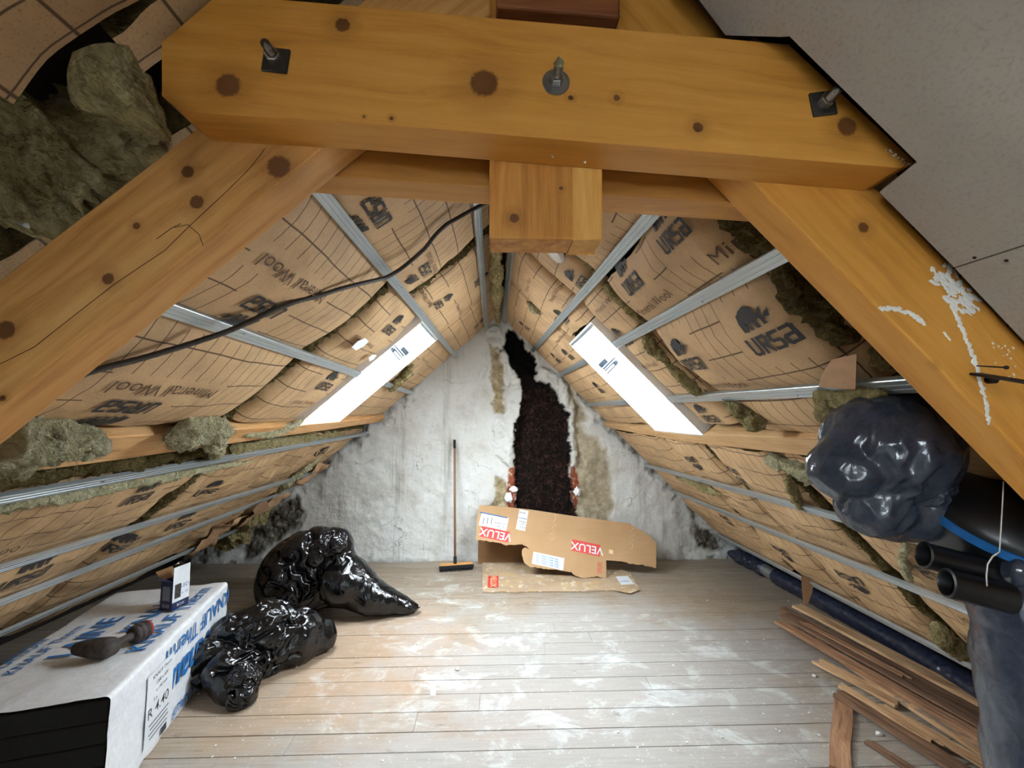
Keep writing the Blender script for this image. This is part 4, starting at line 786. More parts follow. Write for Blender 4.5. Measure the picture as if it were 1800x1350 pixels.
# torn paper pieces
def sheetpiece(pts, label, mat='kraft', nrm=(0, 0, 1), th=.0012, name='paper_scrap', cat='paper', group=None):
    P = np.array(pts, float); g = G().prism(P, np.array(nrm, float)*th); o = mk(name, np.vstack(g.V), g.F, M[mat], smooth=False); return tagit(o, label, cat, group)
M['kraftplain'] = plain('plain_kraft_paper', lin(178, 140, 104), .7, 0, .3, 30, .08)
fl = on(SR, [(1462, 632), (1478, 628), (1506, 622)], .03)+on(SR, [(1505, 655), (1504, 684), (1478, 683), (1439, 679), (1446, 655)], .032)
sheetpiece(fl, 'loose flap of plain brown paper hanging over the rail above the grey bag', 'kraftplain', SR.n)
sheetpiece([hy(px, py, 3.0) for px, py in [(1408, 1012), (1420, 1018), (1430, 1022), (1428, 1040), (1420, 1062), (1413, 1062), (1410, 1040)]], 'small torn piece of brown paper hanging above the ends of the planks', 'kraftplain', (0, -1, 0))
sheetpiece(on(SL, [(455, 885), (470, 880), (473, 892), (448, 905), (444, 897)], .05), 'small torn scrap of light brown paper low on the left slope', 'kraftplain', SL.n)
for k, (pts, lb) in enumerate([([(618, 610), (628, 600), (642, 594), (648, 600), (640, 608), (626, 616)], 'white torn patch on the paper panel, upper of two beside the left skylight'), ([(648, 628), (655, 623), (662, 624), (656, 632), (649, 635)], 'white torn patch touching the edge of the left skylight')]):
    sheetpiece(on(SL, pts, .045), lb, 'white', SL.n, name='paper_patch')
for k, (ya, yb, sa, sb) in enumerate([(3.9, 4.25, 2.9, 3.3), (3.5, 3.8, 3.1, 3.5), (4.2, 4.5, 2.5, 2.8)]):
    st = 12; Y, S_ = np.meshgrid(np.linspace(ya, yb, st), np.linspace(sa, sb, st)); Pp = np.stack([S_, Y, Y*0], -1); o_ = .035+ridge(Pp, 6, 70+k, 3)*.035-.03
    V = (np.array([APX, 0, APZ])+S_[..., None]*SL.d+(Y+fbm(Pp, 4, k, 2)*.05)[..., None]*SL.y+o_[..., None]*SL.n).reshape(-1, 3); a = (np.arange(st-1)[:, None]*st+np.arange(st-1)[None]).ravel()
    o = mk('torn_paper', V, np.stack([a, a+1, a+st+1, a+st], 1), M['kraftplain']); o.modifiers.new('thickness', 'SOLIDIFY').thickness = .001
    tagit(o, ['crumpled torn brown paper above the wool heap in the left corner', 'crumpled torn brown paper behind the white insulation pack', 'crumpled torn brown paper on the left slope touching the gable'][k], 'paper')
# ================================================================ CABLE, SMOKE CAP
cp = [(60, 690), (160, 652), (250, 630), (330, 606), (400, 583), (440, 565), (480, 545), (520, 530), (560, 520), (600, 507), (640, 497), (680, 488), (705, 473), (730, 452), (748, 436), (765, 413), (785, 394), (805, 383), (835, 366), (870, 350)]
P = np.array([SL.p(*SL.hit(px, py, .055), .055) for px, py in cp]); t = np.linspace(0, len(P)-1, 160); Q = np.stack([np.interp(t, range(len(P)), P[:, i]) for i in range(3)], 1)
for _ in range(6): Q[1:-1] = (Q[:-2]+Q[1:-1]*2+Q[2:])/4
g = G(); g.tube(Q, [.0085+.0007*(k % 2) for k in range(160)], 12); tagit(g.build('electrical_conduit', M['cable']), 'dark wavy conduit slung across the left slope over the rails', 'cable')
c = SR.p(*SR.hit(980, 443, .03), .03); e = empty('smoke_detector', c, 'round white cap on the slope just below the hanging post', 'smoke detector'); g = G()
fr3 = np.array(rows(SR.y, SR.n, c)); prof = [(0, 0), (.052, 0), (.054, .006), (.054, .016), (.049, .024), (.03, .03), (0, .031)]; V = []
for r_, h_ in prof:
    for k in range(28): V.append(c+fr3[:3, 0]*r_*math.cos(k*math.tau/28)+fr3[:3, 1]*r_*math.sin(k*math.tau/28)+SR.n*h_)
g.add(V, [(i*28+j, i*28+(j+1) % 28, (i+1)*28+(j+1) % 28, (i+1)*28+j) for i in range(len(prof)-1) for j in range(28)]); g.build('cover', M['whitepl'], e, sharp=40); G().cyl(c-SR.n*.008, c+SR.n*.002, .046, 24).build('base_plate', M['greypl'], e, sharp=40)
# ================================================================ BAGS
def smooth2(o): m = o.modifiers.new('smooth_film', 'SUBSURF'); m.levels = m.render_levels = 1; return o
def star(c, sph, sub=6, seed=0, cr=.03, floor=0., k=14., extra=None, fine=.006, st=((1, .3, .3), (0, 1, 0), (-.1, 0, .45))):
    """crumpled bag: the hull of overlapping balls, creased like thin film"""
    V, Fs = ICO[sub]; c = np.array(c, float); R = np.zeros(len(V))
    vals = []
    for (x, y, z, r) in sph:
        o = np.array([x, y, z])-c; b = V@o; disc = r*r-(o@o)+b*b; vals.append(np.where(disc > 0, b+np.sqrt(np.maximum(disc, 0)), 0).clip(.02))
    A = np.array(vals); R = np.sum(A**k, axis=0)**(1/k)
    P = V*R[:, None]; w = vn(P, 5, seed)[:, None]*.05+vn(P, 11, seed+2)[:, None]*.02
    b1, b2 = crum((P+w)@np.array(st).T, 7.5, seed); d = (b2-b1); R2 = R+cr*(.22-np.clip(d, 0, .6)**.8)
    b1, b2 = crum((P+w*.6)@np.array(st).T, 15, seed+5); R2 += cr*.38*(.18-np.clip(b2-b1, 0, .5))
    b1, b2 = crum(P*[1, 1, .5]+w*.4, 34, seed+8); R2 += cr*.10*(.18-np.clip(b2-b1, 0, .5))
    if extra is not None: R2 = R2+extra(P, V)
    P = V*R2[:, None]+c; P[:, 2] = np.maximum(P[:, 2], floor+.001); return P, Fs
e = empty('rubbish_bag', (-1.45, 3.5, 0), 'taller shiny black rubbish bag on the floor, slumping to the right', 'rubbish bag', 'black rubbish bags on the floor')
P, Fs = slack_film((-1.47, 3.5, .24), [(-1.70, 3.62, .24, .36), (-1.60, 3.58, .42, .25), (-1.42, 3.5, .52, .17), (-1.25, 3.42, .28, .22), (-1.02, 3.42, .14, .16), (-.90, 3.44, .10, .12), (-.78, 3.46, .06, .085), (-.70, 3.47, .03, .05)], seed=3)
mk('bag_body', P, Fs, M['bag'], e); P, Fs = slack_film((-1.40, 3.36, .58), [(-1.40, 3.36, .58, .085), (-1.32, 3.34, .60, .07), (-1.47, 3.35, .50, .07)], 13, (.2, .1), .04, .012); smooth2(mk('gathered_neck', P, Fs, M['bag'], e))
pq = np.array([-1.33, 2.72, .2])
def pleat(P, V):
    q = P+np.array([-1.58, 2.74, .16])-pq; a = np.arctan2(q[:, 2], q[:, 1]*.9+.001); d = np.linalg.norm(q, axis=1); return .018*np.abs(np.sin(a*7+np.sin(d*9)))*np.clip(d*3, 0, 1)
e = empty('rubbish_bag', (-1.58, 2.74, 0), 'lower black rubbish bag slumped against the white pack, pleats fanning out', 'rubbish bag', 'black rubbish bags on the floor')
P, Fs = slack_film((-1.58, 2.74, .16), [(-1.70, 2.76, .15, .20), (-1.55, 2.80, .17, .22), (-1.38, 2.88, .14, .17), (-1.24, 2.97, .09, .11), (-1.78, 2.62, .14, .13), (-1.62, 2.58, .12, .14), (-1.56, 2.50, .06, .09)], seed=21, aniso=(.8, .6, 0))
mk('bag_body', P, Fs, M['bag'], e); P, Fs = slack_film((-1.50, 2.50, .10), [(-1.50, 2.50, .10, .09), (-1.47, 2.45, .05, .07), (-1.50, 2.41, .02, .045)], 33, (.2, .1), .04, .012); smooth2(mk('open_mouth', P, Fs, M['bag'], e))
# grey bag hanging behind the right rafter
Y_ = 1.06
def hs(px, py, rp, y=Y_): q = hy(px, py, y); return (q[0], q[1], q[2], rp/F*y)
e = empty('wrapped_bag', hy(1545, 960, Y_), 'large dark grey plastic bag wedged under the slope behind the right rafter', 'bag')
P, Fs = slack_film(hy(1550, 825, Y_), [hs(1558, 788, 96), hs(1484, 826, 54), hs(1605, 888, 60), hs(1535, 888, 55), hs(1600, 735, 54), hs(1447, 836, 16), hs(1570, 900, 46)], 41, (.10, .07, .03), .03, .006, -5, aniso=(.3, 0, .95))
mk('bag_body', P, Fs, M['greybag'], e); P, Fs = slack_film(hy(1637, 848, 1.0), [hs(1637, 848, 30, 1.0), hs(1652, 838, 22, 1.0), hs(1630, 870, 24, 1.0), hs(1655, 858, 20, 1.0)], 47, (.15, .06), .015, .005, -5); smooth2(mk('knotted_end', P, Fs, M['greybag'], e))
# ventilation unit
uc = np.array([1.25, .98, 1.375]); un = np.array([0, -.5, .866]); ua = np.array([1., 0, 0]); ub = np.cross(un, ua)
e = empty('ventilation_unit', uc-[0, 0, .15], 'round black ventilation box strapped in blue beside the right rafter', 'ventilation unit')
def lathe(g, c, n, a, b, prof, k=36, m=0):
    V = [c+a*r*math.cos(q*math.tau/k)+b*r*math.sin(q*math.tau/k)+n*h for r, h in prof for q in range(k)]; g.add(V, [(i*k+j, i*k+(j+1) % k, (i+1)*k+(j+1) % k, (i+1)*k+j) for i in range(len(prof)-1) for j in range(k)], m); return g
lathe(G(), uc, un, ua, ub, [(0, -.12), (.12, -.12), (.135, -.10), (.15, -.02), (.158, .0), (.158, .03), (.15, .045), (.12, .075), (.06, .09), (0, .092)]).build('housing', M['blackpl'], e, sharp=50)
lathe(G(), uc, un, ua, ub, [(.159, .004), (.1635, .005), (.1635, .024), (.159, .025)]).build('blue_strap', M['blueband'], e, sharp=40)['label'] = 'bright blue strap round the box'
for a_, b_, rp in (((1622, 975, .96), (1718, 1000, .93), 23), ((1662, 1024, .90), (1752, 1046, .87), 25)):
    A = hy(*a_); B = hy(*b_); B = A+(B-A)*1.25; r_ = rp/F*a_[2]; n = (B-A)/np.linalg.norm(B-A); ea = np.cross(n, [0, 0, 1.]); ea /= np.linalg.norm(ea); eb = np.cross(n, ea); L = np.linalg.norm(B-A)
    lathe(G(), A, n, ea, eb, [(r_*.80, L*.8), (r_*.80, .004), (r_*.86, 0), (r_, .002), (r_, .006), (r_*.965, .01), (r_*.965, L)], 32).build('duct_spigot', M['blackpl'], e, sharp=40)
    lathe(G(), A+n*.05, n, ea, eb, [(0, 0), (r_*.3, 0), (r_*.8, .004)], 32).build('damper_disc', M['graph'], e, sharp=40)
# insulated duct dropping to the floor
dz = np.linspace(0, 1.0, 60); top = hy(1800, 1008, .90); zt = top[2]; pts = []; rad = []
for t in dz: z = zt*(1-t); pts.append([top[0]+.02*math.sin(t*3), .90+.0*t, z+.001]); rad.append(.097*min(1, .42+((zt-z)/.085)**.6*.58)+.003*math.sin(z*31))
g = G(); g.tube(pts, rad, 72); V = g.V[0]; ctr = np.repeat(np.array(pts), 72, 0); d = V-ctr; b1, b2 = crum(V*[1, 1, .6], 16, 61); b3, b4 = crum(V, 34, 63); V2 = ctr+d*(1+.10*(np.clip(b2-b1, 0, .5)-.2)+.05*(np.clip(b4-b3, 0, .5)-.2))[:, None]
e = empty('insulated_duct', (top[0], .9, 0), 'thick dark grey plastic-wrapped duct standing at the right edge', 'duct'); mk('wrapped_sleeve', V2, g.F, M['greybag'], e)
P, Fs = star(top+[0, 0, .0], [(top[0], .9, zt, .05), (top[0]-.03, .88, zt+.01, .035), (top[0]+.05, .9, zt+.02, .045)], 5, 71, .03, -5); mk('gathered_top', P, Fs, M['greybag'], e)
g = G(); g.tube([hy(1764, 846, .83), hy(1761, 905, .83), hy(1757, 970, .82)], .0011, 6); g.tube([hy(1757, 970, .82), hy(1745, 978, .82), hy(1736, 992, .82), hy(1734, 1012, .82), hy(1735, 1030, .83)], .0013, 6)
tagit(g.build('string', M['whitecord']), 'thin white string hanging in front of the blue strap', 'string')
# nail and iron bar on the right rafter
tagit(G().tube([hy(1716, 643, .70), hy(1768, 646, .655)], .0013, 8).tube([hy(1768, 646, .655), hy(1770, 646, .653)], .0035, 10).build('nail', M['rust']), 'long rusty nail sticking out of the right rafter', 'nail')
A, B = hy(1713, 657, .697), hy(1830, 676, .60); fr_ = np.array(rows(B-A, (0, 0, 1), (A+B)/2))[:3, :3]; e = empty('iron_bracket', A, 'black iron bar projecting from the right rafter under the nail', 'bracket')
bev(G().box((A+B)/2, (np.linalg.norm(B-A)/2, .009, .0022), fr_).build('bar', M['rust'], e, smooth=False), .001); G().cyl(hy(1736, 668, .70), hy(1736, 668, .70)-[0, .012, 0], .007, 12).build('fixing', M['rust'], e)
tagit(bev(G().box(hy(20, 372, .74), (.045, .01, .012), np.array(Matrix.Rotation(.5, 3, 'Y'))).build('metal_bracket', M['galv'], smooth=False), .002), 'dull metal bracket end at the left edge behind the rafter', 'bracket')
# duct along the eave on the floor
pp = [(1283, 972), (1315, 985), (1343, 1000), (1372, 1018), (1420, 1042), (1480, 1075), (1560, 1118), (1650, 1172), (1730, 1222), (1830, 1290)]
P = np.array([hz(px, py, .075) for px, py in pp]); t = np.linspace(0, len(P)-1, 240); Q = np.stack([np.interp(t, range(len(P)), P[:, i]) for i in range(3)], 1)
for _ in range(20): Q[1:-1] = (Q[:-2]+Q[1:-1]*2+Q[2:])/4
e = empty('floor_duct', (Q[120][0], Q[120][1], 0), 'long navy plastic-wrapped duct lying on the floor under the right eave', 'duct')
def dseg(a, b, r, mat, name, amp, seed):
    g = G(); g.tube(Q[a:b], r, 40); V = g.V[0]; c = np.repeat(Q[a:b], 40, 0); d = V-c; b1, b2 = crum(V, 15, seed); b3, b4 = crum(V, 32, seed+3); V = c+d*(1+amp*(np.clip(b2-b1, 0, .5)-.2)+amp*.4*(np.clip(b4-b3, 0, .5)-.2))[:, None]; V[:, 2] = np.maximum(V[:, 2], .002); mk(name, V, g.F, M[mat], e)
dseg(0, 56, [.035+.04*min(1, k/14) for k in range(56)], 'navy', 'bunched_end', .4, 81); dseg(54, 76, .058, 'tape', 'foil_tape', .12, 85); dseg(74, 240, .072, 'navy', 'wrapped_sleeve', .16, 87)
# ================================================================ PLANKS
PM = [wood('old_plank_%d' % i, *c, (), 40+i*3, .8) for i, c in enumerate([(lin(100, 68, 48), lin(154, 114, 84), lin(190, 150, 116)), (lin(74, 54, 40), lin(112, 84, 64), lin(146, 114, 88)), (lin(132, 98, 68), lin(188, 148, 108), lin(216, 182, 140))])]
def plank(a, b, w, z, th, mi, label, ext=1., jag=.03, name='plank', mat=None):
    A = hz(*a, z); B = hz(*b, z); B = A+(B-A)*ext; L = np.linalg.norm(B-A); w *= 1.45 if name == 'plank' and jag > .01 else 1; fr = rows(B-A, (0, 0, 1), A); r = random.Random(a[0]*3+a[1]); n = 26; top = []; V = []; m = 5
    for i in range(n+1):
        t = i/n
        for j in range(m+1):
            x = L*t; u = (j/m-.5)*w*(1+.03*math.sin(t*9+a[0]))
            if i == 0: x -= r.uniform(-jag, jag*.3)
            if i == n: x += r.uniform(-jag, jag*.3)
            V.append((x, u+.004*math.sin(t*7+a[1]), (.0012*r.uniform(-1, 1))))
    N = len(V); V = V+[(x, u, -th) for x, u, q in V]; Fs = [(i*(m+1)+j, (i+1)*(m+1)+j, (i+1)*(m+1)+j+1, i*(m+1)+j+1) for i in range(n) for j in range(m)]; Fs += [tuple(N+k for k in f[::-1]) for f in Fs]
    ed = [i*(m+1) for i in range(n+1)]+[n*(m+1)+j for j in range(1, m+1)]+[i*(m+1)+m for i in range(n-1, -1, -1)]+[j for j in range(m-1, 0, -1)]; k = len(ed)
    Fs += [(ed[i], ed[(i+1) % k], ed[(i+1) % k]+N, ed[i]+N) for i in range(k)]
    o = mk(name, V, Fs, mat or PM[mi], frame=fr, local=True, smooth=False); bm = bmesh.new(); bm.from_mesh(o.data); bmesh.ops.recalc_face_normals(bm, faces=bm.faces); bm.to_mesh(o.data); bm.free()
    return tagit(o, label, 'plank' if name == 'plank' else 'board', 'broken planks piled on the floor at the right' if name == 'plank' else None)
plank((1400, 1062), (1744, 1240), .07, .075, .02, 2, 'topmost plank at the back of the pile, next to the navy duct', 1.3)
plank((1372, 1066), (1744, 1262), .055, .05, .02, 1, 'brown plank second from the back of the pile', 1.3)
plank((1378, 1078), (1744, 1280), .07, .088, .012, 1, 'dark brown plank lying on top in the middle of the pile', 1.3)
plank((1368, 1090), (1744, 1304), .05, .062, .022, 0, 'reddish plank along the front of the main pile', 1.3)
plank((1425, 1120), (1744, 1330), .045, .035, .018, 2, 'lighter plank lowest at the front of the main pile', 1.25)
plank((1410, 1092), (1600, 1192), .03, .098, .008, 0, 'thin splintered lath lying on top of the pile', 1.0, .06)
plank((1438, 1160), (1583, 1236), .06, .03, .016, 2, 'short broken plank with a jagged end in front of the pile', 1., .05)
plank((1585, 1222), (1744, 1318), .11, .035, .016, 0, 'flat piece of grey-brown particle board among the planks', 1.4, .004, 'board', M['mdf'])
plank((1472, 1200), (1649, 1304), .032, .055, .012, 2, 'thin pale splintered lath crossing the short plank', 1., .06)
plank((1545, 1236), (1746, 1350), .04, .048, .014, 2, 'light narrow plank beside the particle board', 1.25)
plank((1468, 1212), (1700, 1356), .07, .038, .018, 1, 'wide dark plank resting on the short board', 1.2)
plank((1525, 1302), (1640, 1372), .03, .02, .014, 1, 'thin plank nearest the viewer on the right', 1.3)
plank((1481, 1225), (1477, 1352), .082, .02, .018, 0, 'short brown board on the floor pointing towards the viewer', 1., .001)
# ================================================================ INSULATION PACK, DRILL, CARTON
ZP = .475; TN = hz(196, 1222, ZP); TF = hz(402, 1022, ZP); d1 = TF-TN; Lp = np.linalg.norm(d1); d1 /= Lp; d2 = np.array([-d1[1], d1[0], 0]); Wp = .66
e = empty('insulation_pack', (TN+TF)/2*[1, 1, 0]+d2*Wp/2, 'long white film-wrapped pack of insulation boards with blue printing', 'insulation pack')
def packbox(x0, x1, w0, w1, z0, z1, r, nx, mat, name, amp):
    """rounded, slightly slack wrapped box: ring section swept along its length"""
    sec = []; 
    for cx, cz, a0 in ((w1-r, z1-r, 0), (w0+r, z1-r, 90), (w0+r, z0+.004, 180), (w1-r, z0+.004, 270)):
        rr = r if cz > z0+.1 else .004
        for k in range(5): a = math.radians(a0+k*22.5); sec.append((cx+rr*math.cos(a)+(0 if cz > z0+.1 else (r-.004 if a0 == 270 else -(r-.004))), cz+rr*math.sin(a)))
    S2 = []
    for i, (a, b) in enumerate(zip(sec, sec[1:]+sec[:1])):
        L = math.hypot(b[0]-a[0], b[1]-a[1]); n = max(1, int(L/.03)); S2 += [(a[0]+(b[0]-a[0])*k/n, a[1]+(b[1]-a[1])*k/n) for k in range(n)]
    m = len(S2); V = []; q = np.array(S2)
    for i in range(nx+1):
        x = x0+(x1-x0)*i/nx
        for w_, z_ in S2: V.append(TN*[1, 1, 0]+d1*x+d2*w_+np.array([0, 0, z_]))
    V = np.array(V); cc = V.mean(0); n_ = ridge(V, 7, 5, 3)*amp+ridge(V*[1, 1, .25], 16, 6, 2)*amp*.4; dirv = V-cc; dirv -= np.outer(dirv@d1, d1); dirv /= np.linalg.norm(dirv, axis=1)[:, None]+1e-6
    V = V-dirv*np.clip(n_, 0, 1)[:, None]; V[:, 2] = np.maximum(V[:, 2], .001)
    Fs = [(i*m+j, i*m+(j+1) % m, (i+1)*m+(j+1) % m, (i+1)*m+j) for i in range(nx) for j in range(m)]; return V, Fs, m
V, Fs, m = packbox(0, Lp, 0, Wp, 0, ZP, .022, 46, 'pack', '', .004); nn = len(V); Fs.append(tuple(nn-m+j for j in range(m)))
zc = V[:, 2]; fm = [0]*len(Fs)
for i, f in enumerate(Fs[:-1]):
    if V[list(f)][:, 2].min() > ZP-.012: fm[i] = 1
mk('film_wrap', V, Fs, [M['pack'], M['packtop']], e, mi=fm, sharp=50)
P0 = TN*[1, 1, 0]
g = G()
for k in range(5): z0 = .012+k*.088; g.box(P0+d1*(Lp/2+.012)+d2*Wp/2+[0, 0, z0+.042], (Lp/2-.006, Wp/2-.018, .0425), np.array([d1, d2, [0, 0, 1]]).T)
for k in range(5): pass
gs = np.vstack(g.V)
for k in range(5): bev(mk('graphite_board', gs[k*8:k*8+8], [tuple(i-0 for i in f) for f in g.F[:6]], M['graph'], e, smooth=False), .004)
# printing
fr_o = P0-d2*.0 ; side = lambda t, z: P0+d1*t+np.array([0, 0, z])
g = G(); ex, ey = -d1, np.array([0, 0, -1.])
sx = .0015
def sidetext(s, size, t, z, m, bold=0., sh=0.):
    V, Fs = textmesh(s, size, bold); V = V+np.stack([V[:, 1]*sh, V[:, 1]*0], 1); g.add(side(t, z)+V[:, :1]*ex+V[:, 1:]*ey-d2*.0035, Fs, m)
sidetext('KNAUF Therm', .125, .80, .385, 0, .006); sidetext('Knauf', .21, .66, .225, 0, .02, .2); sidetext('KNAUF', .07, .62, .05, 0, .01, .2); sidetext('Therm', .05, .88, .06, 0, .004)
quad(g, side(.37, .225)-d2*.0028, d1, (0, 0, 1), .23, .33, 1)
def st2(s, size, t, z, bold=0.): V, Fs = textmesh(s, size, bold); g.add(side(t, z)+V[:, :1]*d1+V[:, 1:]*np.array([0, 0, 1.])-d2*.0045, Fs, 2)
st2('R 4.40', .07, .36, .20, .004); st2('KNAUF Therm', .026, .38, .36); st2('1200 x 600', .024, .38, .32); st2('e 140 mm', .024, .38, .285); st2('5 p.', .024, .33, .25)
for k in range(4): quad(g, side(.37, .145-k*.022)-d2*.004, d1, (0, 0, 1), .17-.02*(k % 2), .006, 2)
quad(g, side(.42, .045)-d2*.0042, d1, (0, 0, 1), .05, .035, 2)
ey2 = -d2  # top face, reads from the near right
def toptext(s, size, t, w, bold=0.): V, Fs = textmesh(s, size, bold); g.add(P0+d1*t+d2*w+np.array([0, 0, ZP+.003])+V[:, :1]*d1+V[:, 1:]*d2, Fs, 0)
toptext('KNAUF Therm', .12, .72, .10, .006); toptext('KNAUF', .14, .80, .24, .012); toptext('LAINE', .15, .58, .42, .012); toptext('KNAUF Therm', .07, .50, .54, .003); toptext('ISOLATION', .07, .42, .62, .003)
g.build('printing', [M['blue'], M['paper'], M['text']], e, smooth=False)
# cordless driver lying on the pack
def hzP(px, py, z): return hz(px, py, z)
HA, HB, HC = hz(128, 1140, ZP+.045), hz(205, 1138, ZP+.05), hz(256, 1106, ZP+.045)
e = empty('cordless_driver', hz(190, 1140, ZP+.003), 'dusty black cordless driver lying on top of the white pack', 'power tool')
g = G(); dA = HB-HA; L = np.linalg.norm(dA); xs = [0, .05, .12, .3, .5, .7, .85, .96, 1.]; g.tube([HA+dA*t for t in xs], [.012, .024, .03, .036, .042, .046, .044, .034, .012], 20); V = g.V[0]; g.V[0] = V+fbm(V, 26, 3, 3)[:, None]*.0028; g.build('motor_head', M['toolgrip'], e)
G().tube([HA-dA*.10, HA+dA*.02], [.004, .006], 8).build('bit', M['steel'], e)
HBs = HA+dA*.8; dB = HC-HBs; g = G(); g.tube([HBs+dB*t for t in (0, .15, .35, .55, .68)], [.030, .026, .019, .019, .024], 16); V = g.V[0]; g.V[0] = V+fbm(V, 30, 5, 2)[:, None]*.0012; g.build('handle', M['toolgrip'], e)
g = G(); g.tube([HBs+dB*t for t in (.60, .63, .70, .71, .73, .74, .84, .85, .88, .89, .97, 1.02)], [.02, .040, .046, .043, .043, .047, .048, .044, .044, .047, .046, .03], 18); g.build('battery', M['toolgrip'], e)
g = G(); g.tube([HBs+dB*t for t in (.965, 1.04, 1.06)], [.0475, .044, .03], 18); g.build('red_clip', M['toolred'], e)['label'] = 'dull red battery end'
# small navy and white carton, open on top
c = hz(301, 1074, ZP+.003); th = math.radians(78); u = np.array([math.cos(th), math.sin(th), 0]); v = np.array([-math.sin(th), math.cos(th), 0])   # u to the right/back, v to the left/back
e = empty('small_carton', c+(u+v)*.04, 'small open navy and white carton standing on the white pack', 'box'); w1, w2, hh = .105, .085, .165; z3 = np.array([0, 0, 1.])
g = G(); t_ = .0012
g.box(c+v*w2/2+z3*hh/2+u*t_, (t_, w2/2, hh/2), np.array([u, v, z3]).T, 0); g.box(c+u*w1/2+z3*hh/2+v*t_, (w1/2, t_, hh/2), np.array([u, v, z3]).T, 0)
g.box(c+u*w1+v*w2/2+z3*hh/2-u*t_, (t_, w2/2, hh/2), np.array([u, v, z3]).T, 0); g.box(c+v*w2+u*w1/2+z3*hh/2-v*t_, (w1/2, t_, hh/2), np.array([u, v, z3]).T, 0); g.box(c+u*w1/2+v*w2/2+z3*t_, (w1/2, w2/2, t_), np.array([u, v, z3]).T, 0)
quad(g, c+v*w2/2+z3*hh*.58-u*.0002, -v, z3, w2*.62, hh*.5, 1); quad(g, c+v*w2/2+z3*hh*.15-u*.0002, -v, z3, w2*.6, hh*.12, 1); lay(g, 'E27', .016, c+v*w2/2+z3*hh*.15-u*.0006, -v, z3, 0)
quad(g, c+u*w1*.5+z3*hh*.62-v*.0002, u, z3, w1*.98, hh*.74, 2); quad(g, c+u*w1*.3+z3*hh*.62-v*.0006, u, z3, w1*.36, hh*.5, 3); lay(g, 'LED', .03, c+u*w1*.7+z3*hh*.75-v*.0006, u, z3, 4); lay(g, 'x 10', .022, c+u*w1*.72+z3*hh*.5-v*.0006, u, z3, 4); lay(g, 'BOX', .022, c+u*w1*.5+z3*hh*.12-v*.0006, u, z3, 2)
g.build('carton_body', [M['dblue'], M['panelgrey'], M['paper'], M['toolgrip'], M['blue']], e, smooth=False)
g = G(); g.box(c+u*w1/2+v*.0+z3*(hh+.04), (w1/2-.002, .0008, .042), np.array([u, v, z3]).T); g.build('open_flap', M['paper'], e, smooth=False)
Rf = np.array([u, (v*-.5+z3*.86), np.cross(u, v*-.5+z3*.86)]).T
q = c+v*w2/2+z3*hh; fv = -u*.75+z3*.55; fv /= np.linalg.norm(fv); G().box(q+fv*.035, (w2/2-.002, .035, .0008), np.array([v, fv, np.cross(v, fv)]).T).build('open_flap', M['dblue'], e, smooth=False)
q = c+v*w2+u*w1/2+z3*hh; fv = v*.6+z3*.6; fv /= np.linalg.norm(fv); G().box(q+fv*.035, (w1/2-.002, .035, .0008), np.array([u, fv, np.cross(u, fv)]).T).build('open_flap', M['cardin'], e, smooth=False)
# ================================================================ BROOM
bt = hy(799, 774, YW-.03); hb = hz(800, 992, .06); e = empty('broom', hz(801, 1002, 0), 'broom with a brown stick leaning against the plastered gable wall', 'broom'); dv = bt-hb
G().tube([hb, hb+dv*.5, bt], .0125, 14).build('handle', M['handle'], e); G().tube([bt-dv*.07, bt+dv*.004], .0142, 14).build('handle_grip', M['rubber'], e); G().tube([hb-dv*.02, hb+dv*.06], .017, 14).build('socket', M['rubber'], e)
bl, br = hz(773, 997, .04), hz(831, 993, .04); ax = (br-bl)/np.linalg.norm(br-bl); mid = (bl+br)/2; L = np.linalg.norm(br-bl); nv = np.cross(ax, z3)
Rb = np.array([ax, -nv, z3]).T; bev(G().box(mid+z3*.018, (L/2, .03, .011), Rb).build('broom_head', M['broomwood'], e, smooth=False), .006)
g = G(); rb = random.Random(5)
for i in range(44):
    for j in range(5):
        q = mid+ax*((i/43-.5)*L*.98)+nv*(j-2)*.013+z3*.009; s_ = ax*rb.uniform(-.008, .008)+nv*((j-2)*.006+rb.uniform(-.004, .004)); g.tube([q, q+s_-z3*(q[2]-.002)], [.0032, .0026], 4)
o = g.build('bristles', M['rubber'], e, smooth=False); o['kind'] = 'stuff'
bev(G().box(mid+z3*.004+nv*.033, (L/2+.008, .004, .016), Rb).build('rubber_bumper', M['rubber'], e, smooth=False), .003)
# ================================================================ CARDBOARD
p0 = hz(1060, 1019, .002); tp = hy(850, 888, YW-.06); nrm = np.cross(np.array([1., .02, 0]), np.array([0, tp[1]-p0[1]-.0, tp[2]])); nrm /= np.linalg.norm(nrm)
if nrm[1] > 0: nrm = -nrm
def cb(px, py, off=0.): return hit(px, py, p0+nrm*off, nrm)
def cardo(pts, label, mat, off=0., th=.005, name='cardboard_sheet', parent=None):
    r = random.Random(len(pts)); Pj = []
    for (ax_, ay_), (bx_, by_) in zip(pts, pts[1:]+pts[:1]):
        L_ = math.hypot(bx_-ax_, by_-ay_); n_ = max(1, int(L_/3.2)) if min(ay_, by_) > 945 or max(ax_, bx_) > 1112 else 1
        Pj += [(ax_+(bx_-ax_)*k/n_+r.uniform(-.5, .5), ay_+(by_-ay_)*k/n_+r.uniform(-1.1, 1.1)*(n_ > 1)) for k in range(n_)]
    g = G().prism([cb(px, py, off) for px, py in Pj], nrm*-th); o = mk(name, np.vstack(g.V), g.F, M[mat], parent, smooth=False)
    return o
